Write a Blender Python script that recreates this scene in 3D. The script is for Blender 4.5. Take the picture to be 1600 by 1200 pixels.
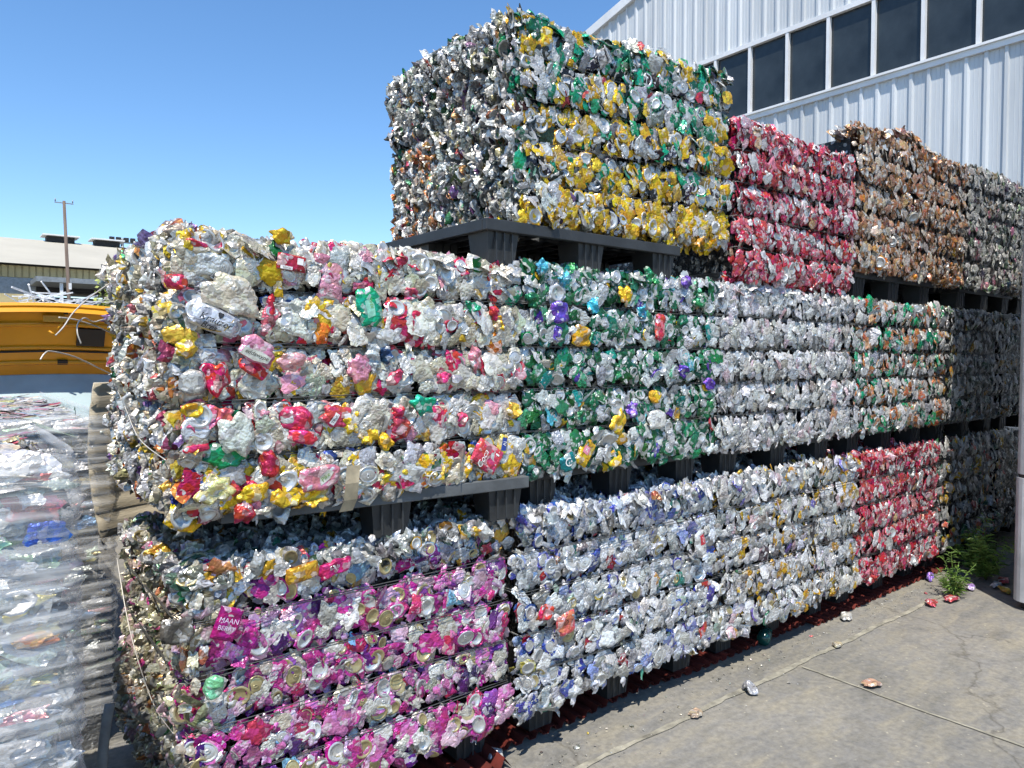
import bpy, bmesh, math, random
import numpy as np
from mathutils import Vector, Matrix

for o in list(bpy.data.objects):
    bpy.data.objects.remove(o)
SC = bpy.context.scene
COL = SC.collection
R = math.radians
rng = np.random.default_rng(11)
random.seed(11)

# ------------------------------------------------------------------ camera
CAM_H, FPX = 1.45, 1138.0
VX, VY, PITCH = 0.62, 0.7846, R(2.0)
cam_d = bpy.data.cameras.new('camera')
cam_d.sensor_width = 36.0
cam_d.lens = 36.0 * FPX / 1600.0
cam_d.clip_start, cam_d.clip_end = 0.05, 4000
cam = bpy.data.objects.new('camera', cam_d)
COL.objects.link(cam)
fwd = Vector((VX * math.cos(PITCH), VY * math.cos(PITCH), -math.sin(PITCH))).normalized()
cam.location = (0, 0, CAM_H)
cam.rotation_euler = fwd.to_track_quat('-Z', 'Y').to_euler()
SC.camera = cam
RIGHT = fwd.cross(Vector((0, 0, 1))).normalized()
UP = RIGHT.cross(fwd)

# ------------------------------------------------------------------ sky, sun, exposure
SUN_EL = R(63)
SUN_H = Vector((-0.64, -0.77, 0)).normalized()
w = bpy.data.worlds.new('World')
SC.world = w
w.use_nodes = True
nt = w.node_tree
sky = nt.nodes.new('ShaderNodeTexSky')
sky.sky_type = 'NISHITA'
sky.sun_disc = False
sky.sun_elevation = SUN_EL
sky.sun_rotation = math.atan2(SUN_H.x, SUN_H.y)
sky.altitude = 0
sky.air_density = 1.0
sky.dust_density = 0.0
sky.ozone_density = 4.0
bg = nt.nodes['Background']
bg.inputs['Strength'].default_value = 0.15
hs = nt.nodes.new('ShaderNodeHueSaturation')
hs.inputs['Saturation'].default_value = 1.14
nt.links.new(sky.outputs[0], hs.inputs['Color'])
nt.links.new(hs.outputs[0], bg.inputs[0])
sun_d = bpy.data.lights.new('sun', 'SUN')
sun_d.energy = 5.0
sun_d.angle = R(0.53)
sun_d.color = (1.0, 0.945, 0.85)
sun = bpy.data.objects.new('sun', sun_d)
COL.objects.link(sun)
sdir = Vector((SUN_H.x * math.cos(SUN_EL), SUN_H.y * math.cos(SUN_EL), math.sin(SUN_EL)))
sun.rotation_euler = (-sdir).to_track_quat('-Z', 'Y').to_euler()
sun.location = (-6, -6, 14)
SC.view_settings.view_transform = 'Standard'
SC.view_settings.look = 'None'
SC.view_settings.exposure = 0.5
SC.view_settings.gamma = 1.0
SC.render.engine = 'CYCLES'
SC.cycles.max_bounces = 5
SC.cycles.diffuse_bounces = 2
SC.cycles.glossy_bounces = 2
SC.cycles.use_adaptive_sampling = True
SC.cycles.adaptive_threshold = 0.03
SC.cycles.transparent_max_bounces = 10
SC.cycles.sample_clamp_indirect = 6.0


# ------------------------------------------------------------------ helpers
def lin(hexs):
    out = []
    for i in (0, 2, 4):
        c = int(hexs[i:i + 2], 16) / 255.0
        out.append(c / 12.92 if c <= 0.04045 else ((c + 0.055) / 1.055) ** 2.4)
    return tuple(out)


def tag(o, label=None, cat=None, group=None, kind=None):
    if label: o['label'] = label
    if cat: o['category'] = cat
    if group: o['group'] = group
    if kind: o['kind'] = kind
    return o


def empty(name, loc, label=None, cat=None, group=None, rz=0.0):
    o = bpy.data.objects.new(name, None)
    o.empty_display_size = 0.1
    o.location = loc
    o.rotation_euler = (0, 0, rz)
    COL.objects.link(o)
    return tag(o, label, cat, group)


def link(name, me, parent=None):
    o = bpy.data.objects.new(name, me)
    COL.objects.link(o)
    if parent is not None:
        o.parent = parent
    return o


def ray(px, py):
    return (fwd + RIGHT * ((px - 800) / FPX) + UP * ((600 - py) / FPX))


def on_front(px, py, Y=2.0):
    d = ray(px, py)
    t = Y / d.y
    return d.x * t, CAM_H + d.z * t


class MB:
    """collects boxes, tubes and loose faces into one mesh"""
    def __init__(s):
        s.v, s.f, s.m, s.sm = [], [], [], []

    def add(s, vs, fs, mi=0, smooth=False):
        b = len(s.v)
        s.v += [tuple(p) for p in vs]
        for f in fs:
            s.f.append(tuple(i + b for i in f)); s.m.append(mi); s.sm.append(smooth)
        return s

    def box(s, x0, x1, y0, y1, z0, z1, mi=0, top=1.0):
        cx, cy = (x0 + x1) / 2, (y0 + y1) / 2
        vs = []
        for z, k in ((z0, 1.0), (z1, top)):
            for x, y in ((x0, y0), (x1, y0), (x1, y1), (x0, y1)):
                vs.append((cx + (x - cx) * k, cy + (y - cy) * k, z))
        return s.add(vs, [(0, 3, 2, 1), (4, 5, 6, 7), (0, 1, 5, 4), (1, 2, 6, 5), (2, 3, 7, 6), (3, 0, 4, 7)], mi)

    def tube(s, pts, r, n=6, mi=0, smooth=True, cap=True):
        pts = [Vector(p) for p in pts]
        rs = r if isinstance(r, (list, tuple)) else [r] * len(pts)
        vs, fs = [], []
        prev = None
        for i, p in enumerate(pts):
            d = (pts[min(i + 1, len(pts) - 1)] - pts[max(i - 1, 0)]).normalized()
            if prev is None:
                a = d.orthogonal().normalized()
            else:
                a = (prev - d * prev.dot(d)).normalized()
            prev = a
            b = d.cross(a)
            for k in range(n):
                t = 2 * math.pi * k / n
                vs.append(p + (a * math.cos(t) + b * math.sin(t)) * rs[i])
        for i in range(len(pts) - 1):
            for k in range(n):
                k2 = (k + 1) % n
                fs.append((i * n + k, i * n + k2, (i + 1) * n + k2, (i + 1) * n + k))
        if cap:
            fs.append(tuple(range(n))[::-1])
            fs.append(tuple((len(pts) - 1) * n + k for k in range(n)))
        return s.add(vs, fs, mi, smooth)

    def mesh(s, name, mats):
        me = bpy.data.meshes.new(name)
        me.from_pydata(s.v, [], s.f)
        for m in (mats if isinstance(mats, (list, tuple)) else [mats]):
            me.materials.append(m)
        me.polygons.foreach_set('material_index', s.m)
        me.polygons.foreach_set('use_smooth', s.sm)
        me.update()
        return me

    def build(s, name, mats, parent=None, bevel=0.0):
        o = link(name, s.mesh(name, mats), parent)
        if bevel:
            md = o.modifiers.new('bevel', 'BEVEL')
            md.width = bevel; md.segments = 2; md.limit_method = 'ANGLE'
        return o


# ------------------------------------------------------------------ materials
def new_mat(name):
    m = bpy.data.materials.new(name)
    m.use_nodes = True
    t = m.node_tree
    return m, t, t.nodes['Principled BSDF']


def N(t, typ, **kw):
    n = t.nodes.new(typ)
    for k, v in kw.items():
        if k.startswith('i_'):
            key = k[2:]
            n.inputs[int(key) if key.isdigit() else key.replace('_', ' ')].default_value = v
        else:
            setattr(n, k, v)
    return n


def ramp(t, fac, p0, p1, c0=(0, 0, 0, 1), c1=(1, 1, 1, 1)):
    n = t.nodes.new('ShaderNodeValToRGB')
    n.color_ramp.elements[0].position = p0
    n.color_ramp.elements[1].position = p1
    n.color_ramp.elements[0].color = c0
    n.color_ramp.elements[1].color = c1
    t.links.new(fac, n.inputs[0])
    return n.outputs[0]


def mix(t, fac, a, b, mode='MIX'):
    n = t.nodes.new('ShaderNodeMix')
    n.data_type = 'RGBA'
    n.blend_type = mode
    for sock, v in ((n.inputs[0], fac), (n.inputs[6], a), (n.inputs[7], b)):
        if hasattr(v, 'links'):
            t.links.new(v, sock)
        elif isinstance(v, (int, float)):
            sock.default_value = v
        else:
            sock.default_value = (*v[:3], 1)
    return n.outputs[2]


def noise(t, vec, scale, detail=2.0, rough=0.5, dist=0.0):
    n = N(t, 'ShaderNodeTexNoise', i_Scale=scale, i_Detail=detail, i_Roughness=rough, i_Distortion=dist)
    if vec is not None:
        t.links.new(vec, n.inputs['Vector'])
    return n.outputs['Fac']


def simple(name, hexs, rough=0.6, metal=0.0, var=0.12, scale=8.0, bump=0.0, bscale=60.0, spec=0.5, stretch=None):
    m, t, p = new_mat(name)
    tc = N(t, 'ShaderNodeTexCoord')
    vec = tc.outputs['Object']
    if stretch:
        mp = N(t, 'ShaderNodeMapping')
        mp.inputs['Scale'].default_value = stretch
        t.links.new(vec, mp.inputs['Vector'])
        vec = mp.outputs[0]
    c = lin(hexs)
    f = noise(t, vec, scale, 5.0, 0.6)
    dark = tuple(x * (1 - 2.2 * var) for x in c)
    lite = tuple(min(1, x * (1 + 1.2 * var)) for x in c)
    t.links.new(mix(t, ramp(t, f, 0.3, 0.7), dark, lite), p.inputs['Base Color'])
    p.inputs['Roughness'].default_value = rough
    p.inputs['Metallic'].default_value = metal
    p.inputs['Specular IOR Level'].default_value = spec
    if bump:
        b = N(t, 'ShaderNodeBump', i_Strength=bump, i_Distance=0.004)
        t.links.new(noise(t, vec, bscale, 4.0), b.inputs['Height'])
        t.links.new(b.outputs[0], p.inputs['Normal'])
    return m


def can_material(name, source):
    """printed aluminium: ink colour from the object or from the piece, with print, painted highlights, scuffs and dust"""
    m, t, p = new_mat(name)
    tc = N(t, 'ShaderNodeTexCoord')
    if source == 'object':
        oi = N(t, 'ShaderNodeObjectInfo')
        col = oi.outputs['Color']
        sh = N(t, 'ShaderNodeVectorMath', operation='SCALE')
        sh.inputs[0].default_value = (7.1, 3.3, 5.7)
        t.links.new(oi.outputs['Random'], sh.inputs['Scale'])
        ad = N(t, 'ShaderNodeVectorMath', operation='ADD')
        t.links.new(tc.outputs['Object'], ad.inputs[0])
        t.links.new(sh.outputs[0], ad.inputs[1])
        vec = ad.outputs[0]
    else:
        at = N(t, 'ShaderNodeAttribute', attribute_name='ink')
        col = at.outputs['Color']
        vec = tc.outputs['Object']
    wob = N(t, 'ShaderNodeVectorMath', operation='ADD')
    nz = N(t, 'ShaderNodeTexNoise', i_Scale=40.0, i_Detail=1.0)
    t.links.new(vec, nz.inputs['Vector'])
    sc_ = N(t, 'ShaderNodeVectorMath', operation='SCALE')
    t.links.new(nz.outputs['Color'], sc_.inputs[0]); sc_.inputs['Scale'].default_value = .02
    t.links.new(vec, wob.inputs[0]); t.links.new(sc_.outputs[0], wob.inputs[1])
    vo = N(t, 'ShaderNodeTexVoronoi', i_Scale=52.0)
    t.links.new(wob.outputs[0], vo.inputs['Vector'])
    sp = N(t, 'ShaderNodeSeparateColor')
    t.links.new(vo.outputs['Color'], sp.inputs[0])
    base = col
    hsv = N(t, 'ShaderNodeHueSaturation')
    t.links.new(col, hsv.inputs['Color'])
    t.links.new(ramp(t, sp.outputs[0], 0.0, 1.0, (.475, .475, .475, 1), (.525, .525, .525, 1)), hsv.inputs['Hue'])
    col = mix(t, ramp(t, sp.outputs[1], 0.78, 0.82, (0, 0, 0, 1), (.55, .55, .55, 1)), hsv.outputs[0], (0.60, 0.59, 0.58))  # pale cells: white print, plus highlights painted into the ink colour
    col = mix(t, ramp(t, sp.outputs[2], 0.76, 0.80, (0, 0, 0, 1), (.7, .7, .7, 1)), col, mix(t, 1.0, base, (.45, .45, .5), 'MULTIPLY'))
    n1 = noise(t, vec, 24.0, 2.0, 0.5, 0.6)
    c = mix(t, ramp(t, n1, 0.645, 0.67), col, (0.58, 0.58, 0.57))
    n3 = noise(t, vec, 11.0, 2.0, 0.6)
    c = mix(t, ramp(t, n3, 0.52, 0.80), c, mix(t, 1.0, c, (0.62, 0.57, 0.48), 'MULTIPLY'))
    t.links.new(c, p.inputs['Base Color'])
    p.inputs['Metallic'].default_value = 0.42
    t.links.new(ramp(t, n3, 0.3, 0.75, (0.26, 0.26, 0.26, 1), (0.50, 0.50, 0.50, 1)), p.inputs['Roughness'])
    cr = N(t, 'ShaderNodeTexVoronoi', i_Scale=62.0)
    cr.feature = 'DISTANCE_TO_EDGE'
    t.links.new(vec, cr.inputs['Vector'])
    b0 = N(t, 'ShaderNodeBump', i_Strength=0.55, i_Distance=0.008)
    t.links.new(cr.outputs['Distance'], b0.inputs['Height'])
    b = N(t, 'ShaderNodeBump', i_Strength=0.5, i_Distance=0.004)
    t.links.new(noise(t, vec, 80.0, 1.0, 0.6), b.inputs['Height'])
    t.links.new(b0.outputs[0], b.inputs['Normal'])
    t.links.new(b.outputs[0], p.inputs['Normal'])
    return m


def bare_material(name, source):
    m, t, p = new_mat(name)
    tc = N(t, 'ShaderNodeTexCoord')
    if source == 'object':
        oi = N(t, 'ShaderNodeObjectInfo')
        col = mix(t, oi.outputs['Alpha'], lin('c6c7c6'), lin('b3a67c'))
    else:
        at = N(t, 'ShaderNodeAttribute', attribute_name='ink')
        col = at.outputs['Color']
    n3 = noise(t, tc.outputs['Object'], 30.0, 4.0, 0.6)
    c = mix(t, ramp(t, n3, 0.45, 0.85), col, mix(t, 1.0, col, (0.6, 0.56, 0.5), 'MULTIPLY'))
    t.links.new(c, p.inputs['Base Color'])
    p.inputs['Metallic'].default_value = 0.6
    t.links.new(ramp(t, n3, 0.3, 0.75, (0.26, 0.26, 0.26, 1), (0.5, 0.5, 0.5, 1)), p.inputs['Roughness'])
    b = N(t, 'ShaderNodeBump', i_Strength=0.25, i_Distance=0.003)
    t.links.new(noise(t, tc.outputs['Object'], 110.0, 2.0), b.inputs['Height'])
    t.links.new(b.outputs[0], p.inputs['Normal'])
    return m


M = {}
M['ink'] = can_material('printed_aluminium', 'object')
M['bare'] = bare_material('bare_aluminium', 'object')
M['ink_mass'] = can_material('printed_aluminium_packed', 'mass')
M['bare_mass'] = bare_material('bare_aluminium_packed', 'mass')
M['wire'] = simple('baling_wire', '6a6a68', 0.45, 0.7)
M['wire_lt'] = simple('bright_wire', 'cfc9bf', 0.5, 0.4)
M['pallet'] = simple('black_plastic', '2c2e30', 0.5, 0.0, 0.18, 9.0, 0.15, 80.0)
M['pallet_lit'] = simple('sunlit_black_plastic', '55585a', 0.6, 0.0, 0.25, 6.0, 0.15, 80.0)  # same black plastic, with the sunlit grey put into its colour
M['red_sheet'] = simple('red_metal_sheet', '6a2a22', 0.6, 0.1, 0.3, 7.0)
M['white_steel'] = simple('painted_steel', 'b9bbbd', 0.5, 0.1, 0.12, 5.0, 0.1, 30.0)
M['black_ink'] = simple('black_print', '1b1c20', 0.5, 0.0, 0.05)
M['white_ink'] = simple('white_print', 'e6e4e2', 0.5, 0.0, 0.05)
M['lilac_ink'] = simple('lilac_print', 'd3c3dc', 0.5, 0.0, 0.05)
M['blue_ink'] = simple('blue_print', '27418f', 0.5, 0.0, 0.05)
M['green_ink'] = simple('green_print', '5d8a35', 0.5, 0.0, 0.05)
M['red_ink'] = simple('red_print', 'b8303c', 0.5, 0.1, 0.05)
M['pale_ink'] = simple('pale_print', 'c5c4b8', 0.45, 0.3, 0.15, 60.0)
M['mint_ink'] = simple('mint_print', '8fcdb4', 0.45, 0.3, 0.2, 60.0)
M['gold_ink'] = simple('gold_print', 'b99a4c', 0.45, 0.3, 0.05)
M['pink_ink'] = simple('pink_print', 'e08aa0', 0.45, 0.2, 0.05)


def concrete_material():
    m, t, p = new_mat('weathered_concrete')
    tc = N(t, 'ShaderNodeTexCoord')
    v = tc.outputs['Object']
    big = noise(t, v, 0.9, 5.0, 0.6, 0.4)
    mp = N(t, 'ShaderNodeMapping')
    mp.inputs['Rotation'].default_value = (0, 0, R(28))
    mp.inputs['Scale'].default_value = (1.0, 3.2, 1.0)
    t.links.new(v, mp.inputs['Vector'])
    mid = noise(t, mp.outputs[0], 2.6, 6.0, 0.65, 0.5)
    fine = noise(t, v, 38.0, 5.0, 0.7)
    c = mix(t, ramp(t, big, 0.35, 0.68), lin('6a6966'), lin('7f7d79'))
    c = mix(t, ramp(t, mid, 0.47, 0.80, (0, 0, 0, 1), (.8, .8, .8, 1)), c, lin('938b76'))
    c = mix(t, ramp(t, mid, 0.22, 0.46, (.8, .8, .8, 1), (0, 0, 0, 1)), c, lin('57564f'))
    big2 = noise(t, v, 9.0, 6.0, 0.7, 0.8)
    stain = noise(t, v, 1.7, 4.0, 0.55, 1.4)
    c = mix(t, ramp(t, stain, 0.62, 0.72, (0, 0, 0, 1), (.5, .5, .5, 1)), c, lin('4b4945'))
    ck = N(t, 'ShaderNodeTexVoronoi', i_Scale=0.55)
    ck.feature = 'DISTANCE_TO_EDGE'
    wv = N(t, 'ShaderNodeTexNoise', i_Scale=5.0, i_Detail=5.0)
    t.links.new(v, wv.inputs['Vector'])
    ws = N(t, 'ShaderNodeVectorMath', operation='SCALE'); ws.inputs['Scale'].default_value = .35
    t.links.new(wv.outputs['Color'], ws.inputs[0])
    wa = N(t, 'ShaderNodeVectorMath', operation='ADD')
    t.links.new(v, wa.inputs[0]); t.links.new(ws.outputs[0], wa.inputs[1])
    t.links.new(wa.outputs[0], ck.inputs['Vector'])
    c = mix(t, ramp(t, ck.outputs['Distance'], 0.0, 0.006, (.7, .7, .7, 1), (0, 0, 0, 1)), c, lin('47443f'))
    c = mix(t, ramp(t, big2, 0.40, 0.75, (0, 0, 0, 1), (.45, .45, .45, 1)), c, lin('8a8370'))
    grit = ramp(t, fine, 0.35, 0.72, (0.72, 0.72, 0.72, 1), (1.18, 1.17, 1.15, 1))
    c = mix(t, 1.0, c, grit, 'MULTIPLY')
    spots = N(t, 'ShaderNodeTexVoronoi', i_Scale=16.0)
    t.links.new(v, spots.inputs['Vector'])
    c = mix(t, ramp(t, spots.outputs['Distance'], 0.05, 0.10, (0.5, 0.5, 0.5, 1), (0, 0, 0, 1)), c, lin('b5ad98'))
    t.links.new(c, p.inputs['Base Color'])
    p.inputs['Roughness'].default_value = 0.85
    b = N(t, 'ShaderNodeBump', i_Strength=0.5, i_Distance=0.006)
    t.links.new(fine, b.inputs['Height'])
    t.links.new(b.outputs[0], p.inputs['Normal'])
    return m


M['concrete'] = concrete_material()
M['joint'] = simple('joint_filler', '8c887a', 0.9, 0.0, 0.25, 14.0, 0.5, 60.0)

# ------------------------------------------------------------------ ground
ground = MB()
ground.add([(-300, -300, 0), (400, -300, 0), (400, 400, 0), (-300, 400, 0)], [(0, 1, 2, 3)])
tag(ground.build('ground', M['concrete']), kind='structure')


def joint_strip(p0, p1, wd, name='paving_joint'):
    mb = MB()
    p0, p1 = Vector((*p0, 0)), Vector((*p1, 0))
    d = (p1 - p0); L = d.length; d.normalize()
    nrm = Vector((-d.y, d.x, 0))
    n = int(L / 0.04)
    vs, fs = [], []
    for i in range(n + 1):
        c = p0 + d * (L * i / n) + nrm * (0.004 * math.sin(i * 0.37) + random.uniform(-.0025, .0025))
        h = wd * random.uniform(0.32, 0.62)
        vs += [c + nrm * h + Vector((0, 0, .004)), c - nrm * h + Vector((0, 0, .004))]
        if i:
            fs.append((2 * i - 2, 2 * i - 1, 2 * i + 1, 2 * i))
    mb.add(vs, fs)
    return tag(mb.build(name, M['joint']), kind='structure')


joint_strip((-3.0, 1.84), (9.0, 1.82), 0.028)
joint_strip((3.16, 1.80), (3.10, -4.0), 0.014)

# ------------------------------------------------------------------ crushed can shapes (shared meshes)
def grid_tris(nu, nv):
    f = []
    for j in range(nv - 1):
        for i in range(nu - 1):
            a = j * nu + i
            b, c, d = a + 1, a + nu + 1, a + nu
            if (i + j) % 2:
                f += [(a, b, c), (a, c, d)]
            else:
                f += [(a, b, d), (b, c, d)]
    return np.array(f, int)


def tri_wave(x):
    return np.abs(((x / math.pi) % 2) - 1) * 2 - 1


class Shape:
    def __init__(s, v, f, slot, smooth):
        s.v, s.f = np.asarray(v, float), np.asarray(f, int)
        s.slot = np.broadcast_to(np.asarray(slot, int), (len(s.f),)).copy()
        s.smooth = np.broadcast_to(np.asarray(smooth, bool), (len(s.f),)).copy()


def folds(x, y, wd, amp, k, r, hi=13.0):
    h = np.zeros_like(x)
    for _ in range(k):
        th = r.uniform(0, math.pi)
        f0 = r.uniform(1.5, hi)
        fr = f0 / wd
        h += amp * r.uniform(0.35, 1.0) * min(1.0, 4.0 / f0) * tri_wave((x * math.cos(th) + y * math.sin(th)) * fr + r.uniform(0, 6.3))
    return h


def sheet(r, wd, ht, nu=12, nv=10, amp=0.0042, curl=0.006):
    u, v = np.meshgrid(np.linspace(-1, 1, nu), np.linspace(-1, 1, nv))
    rad = np.maximum(np.abs(u), np.abs(v)) + 1e-9
    th = np.arctan2(v, u)
    rnd = 1.0
    for k in (2, 3, 4, 5, 7):
        rnd = rnd + r.uniform(-.15, .15) * tri_wave(k * th + r.uniform(0, 6.3))
    q = r.uniform(0.1, 0.7)
    circ = rad / np.sqrt(u * u + v * v + 1e-9)
    sc = (q * circ + (1 - q)) * rnd
    x = u * sc * wd / 2 + r.normal(0, wd * .018, u.shape)
    y = v * sc * ht / 2 + r.normal(0, ht * .018, u.shape)
    n = folds(x, y, wd, amp, 7, r) - curl * (rad ** 3) * r.uniform(0.2, 1.2) + r.normal(0, amp * .22, u.shape)
    V = np.stack([x.ravel(), y.ravel(), n.ravel()], 1)
    return Shape(V, grid_tris(nu, nv), 1, False)


def crumple(r, wd, ht, dp, nu=13, nv=10):
    u, v = np.meshgrid(np.linspace(-1, 1, nu), np.linspace(-1, 1, nv))
    rad = np.clip(np.maximum(np.abs(u), np.abs(v)), 0, 1)
    circ = rad / np.sqrt(u * u + v * v + 1e-9)
    q = r.uniform(0.15, 0.6)
    th = np.arctan2(v, u)
    sc = q * circ + 1 - q
    for k in (2, 3, 5, 6):
        sc = sc * (1 + r.uniform(-.13, .13) * tri_wave(k * th + r.uniform(0, 6.3)))
    x, y = u * sc * wd / 2, v * sc * ht / 2
    n = dp * (1 - rad ** 4.0) + folds(x, y, wd, dp * .55, 8, r) * (1 - .4 * rad ** 2) - dp * .5 * rad ** 4
    n += r.normal(0, dp * .10, n.shape)
    x = x + r.normal(0, wd * .014, x.shape); y = y + r.normal(0, ht * .014, x.shape)
    return Shape(np.stack([x.ravel(), y.ravel(), n.ravel()], 1), grid_tris(nu, nv), 1, False)


def lathe(r, prof, nseg, nbare, squash, warp, skirt_noise):
    V, F, S = [], [], []
    ang = np.linspace(0, 2 * math.pi, nseg, endpoint=False)
    rows = []
    for j, (rr, hh) in enumerate(prof):
        if j == 0:
            rows.append([0]); V.append((0, 0, hh)); continue
        row = []
        for a in ang:
            k = 1 + (r.normal(0, skirt_noise) if j > nbare else r.normal(0, .012))
            row.append(len(V))
            V.append((rr * k * math.cos(a), rr * k * math.sin(a),
                      hh + (r.normal(0, skirt_noise * .035) if j > nbare else 0)))
        rows.append(row)
    for j in range(1, len(rows)):
        for i in range(nseg):
            i2 = (i + 1) % nseg
            s = 0 if j <= nbare else 1
            if j == 1:
                F.append((rows[0][0], rows[1][i], rows[1][i2])); S.append(s)
            else:
                F.append((rows[j - 1][i], rows[j][i], rows[j][i2])); S.append(s)
                F.append((rows[j - 1][i], rows[j][i2], rows[j - 1][i2])); S.append(s)
    V = np.array(V)
    V[:, 0] *= squash
    t = r.uniform(0, math.pi)
    ax = V[:, 0] * math.cos(t) + V[:, 1] * math.sin(t)
    V[:, 2] += warp * (np.abs(ax) / .03) ** 1.5 * r.choice([-1, -1, 1])
    bx = -V[:, 0] * math.sin(t) + V[:, 1] * math.cos(t)
    V[:, 2] += warp * .5 * tri_wave(bx * 90 + r.uniform(0, 6))
    return V, F, S


def can_bottom(r, warp=0.003):
    prof = [(0, -.009), (.010, -.0082), (.018, -.0055), (.0225, -.001), (.0245, .0022), (.027, .0015),
            (.0300, -.002), (.035, -.006), (.040, -.011)]
    V, F, S = lathe(r, prof, 16, 6, r.uniform(.72, 1.0), warp, .14)
    return Shape(V, F, S, np.array(S) == 0)


def can_lid(r, warp=0.002):
    prof = [(0, -.001), (.012, -.001), (.0205, -.0014), (.0222, -.004), (.0240, -.0035), (.0262, .0016),
            (.0278, .0004), (.0285, -.003), (.0335, -.006), (.039, -.011)]
    V, F, S = lathe(r, prof, 16, 7, r.uniform(.75, 1.0), warp, .14)
    V = V.tolist(); F = list(F); S = list(S)
    # pull tab and score ring
    t0 = r.uniform(0, 6.3)
    b = len(V); k = 10
    for lay, h in ((1.0, .0004), (1.0, .0026), (.45, .0026), (.40, .0006)):
        for i in range(k):
            a = 2 * math.pi * i / k
            x, y = .0075 * lay * math.cos(a) + .004, .0052 * lay * math.sin(a)
            V.append((x * math.cos(t0) - y * math.sin(t0), x * math.sin(t0) + y * math.cos(t0), h))
    for lay in range(3):
        for i in range(k):
            i2 = (i + 1) % k
            p, q = b + lay * k, b + (lay + 1) * k
            F.append((p + i, p + i2, q + i2)); S.append(0)
            F.append((p + i, q + i2, q + i)); S.append(0)
    return Shape(V, F, S, np.array(S) == 0)


def small_disc(r):
    prof = [(0, -.006), (.018, -.005), (.024, .002), (.029, -.001), (.039, -.010)]
    V, F, S = lathe(r, prof, 10, 3, r.uniform(.7, 1.0), .002, .14)
    return Shape(V, F, S, np.array(S) == 0)


def flat_can(r, wd=.066, ht=.112):
    s = crumple(r, wd, ht, .009, 10, 15)
    s.smooth[:] = False
    V = s.v
    V[:, 2] += .003 * tri_wave(V[:, 1] * r.uniform(45, 95) + r.uniform(0, 6))
    e = can_lid(r, .003) if r.random() < .5 else can_bottom(r, .003)
    E = e.v.copy()
    a = R(r.uniform(45, 75))
    c, sn = math.cos(a), math.sin(a)
    y, z = E[:, 1].copy(), E[:, 2].copy()
    E[:, 1], E[:, 2] = y * c - z * sn, y * sn + z * c
    E[:, 1] = -E[:, 1] * .9 + ht * .47
    E[:, 2] = E[:, 2] * .45 + .002
    F = np.concatenate([s.f, e.f[:, ::-1] + len(V)])
    return Shape(np.concatenate([V, E]), F, np.concatenate([s.slot, e.slot]), np.concatenate([s.smooth, e.smooth]))


vr = np.random.default_rng(5)
SH = {
    'sheet': [sheet(vr, vr.uniform(.055, .085), vr.uniform(.045, .07)) for _ in range(16)],
    'crumple': [crumple(vr, vr.uniform(.05, .08), vr.uniform(.045, .065), vr.uniform(.005, .011)) for _ in range(14)],
    'm_sheet': [sheet(vr, vr.uniform(.05, .08), vr.uniform(.04, .06), 7, 6, .0045, .006) for _ in range(16)],
    'm_disc': [small_disc(vr) for _ in range(10)],
    'm_crumple': [crumple(vr, vr.uniform(.045, .07), vr.uniform(.04, .055), vr.uniform(.005, .010), 7, 6) for _ in range(12)],
    'bottom': [can_bottom(vr, vr.uniform(.0005, .005)) for _ in range(9)],
    'lid': [can_lid(vr, vr.uniform(.0003, .004)) for _ in range(9)],
    'can': [flat_can(vr, vr.uniform(.058, .07), vr.uniform(.085, .115)) for _ in range(9)],
    'strip': [sheet(vr, vr.uniform(.075, .11), vr.uniform(.014, .028), 10, 4, .005, .009) for _ in range(8)],
    'sliver': [sheet(vr, vr.uniform(.05, .08), vr.uniform(.035, .055), 6, 5, .0055, .010) for _ in range(14)],
}


def shape_mesh(s, name, mats):
    me = bpy.data.meshes.new(name)
    me.from_pydata(s.v.tolist(), [], s.f.tolist())
    for m in mats:
        me.materials.append(m)
    me.polygons.foreach_set('material_index', s.slot)
    me.polygons.foreach_set('use_smooth', s.smooth)
    me.update()
    return me


MESH = {k: [shape_mesh(s, 'crushed_can_' + k, [M['bare'], M['ink']]) for s in v] for k, v in SH.items()}


def frames(n, normal, up, tilt, spin=math.pi, r=None, bias=None):
    """n random orientations round a mean normal: returns (n,3,3) with columns a, b, normal"""
    r = r or rng
    nn = np.asarray(normal, float); nn /= np.linalg.norm(nn)
    uu = np.asarray(up, float); uu = uu - nn * uu.dot(nn); uu /= np.linalg.norm(uu)
    aa = np.cross(uu, nn)
    tx, ty = r.normal(0, tilt, n), r.normal(0, tilt, n)
    nrm = nn + np.tan(np.clip(tx, -1.2, 1.2))[:, None] * aa + np.tan(np.clip(ty, -1.2, 1.2))[:, None] * uu
    if bias is not None:
        nrm = nrm + bias
    nrm /= np.linalg.norm(nrm, axis=1)[:, None]
    th = r.uniform(-spin, spin, n)
    a0 = aa * np.cos(th)[:, None] + uu * np.sin(th)[:, None]
    a0 = a0 - nrm * np.sum(a0 * nrm, 1)[:, None]
    a0 /= np.linalg.norm(a0, axis=1)[:, None]
    b0 = np.cross(nrm, a0)
    return np.stack([a0, b0, nrm], 2)


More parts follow.
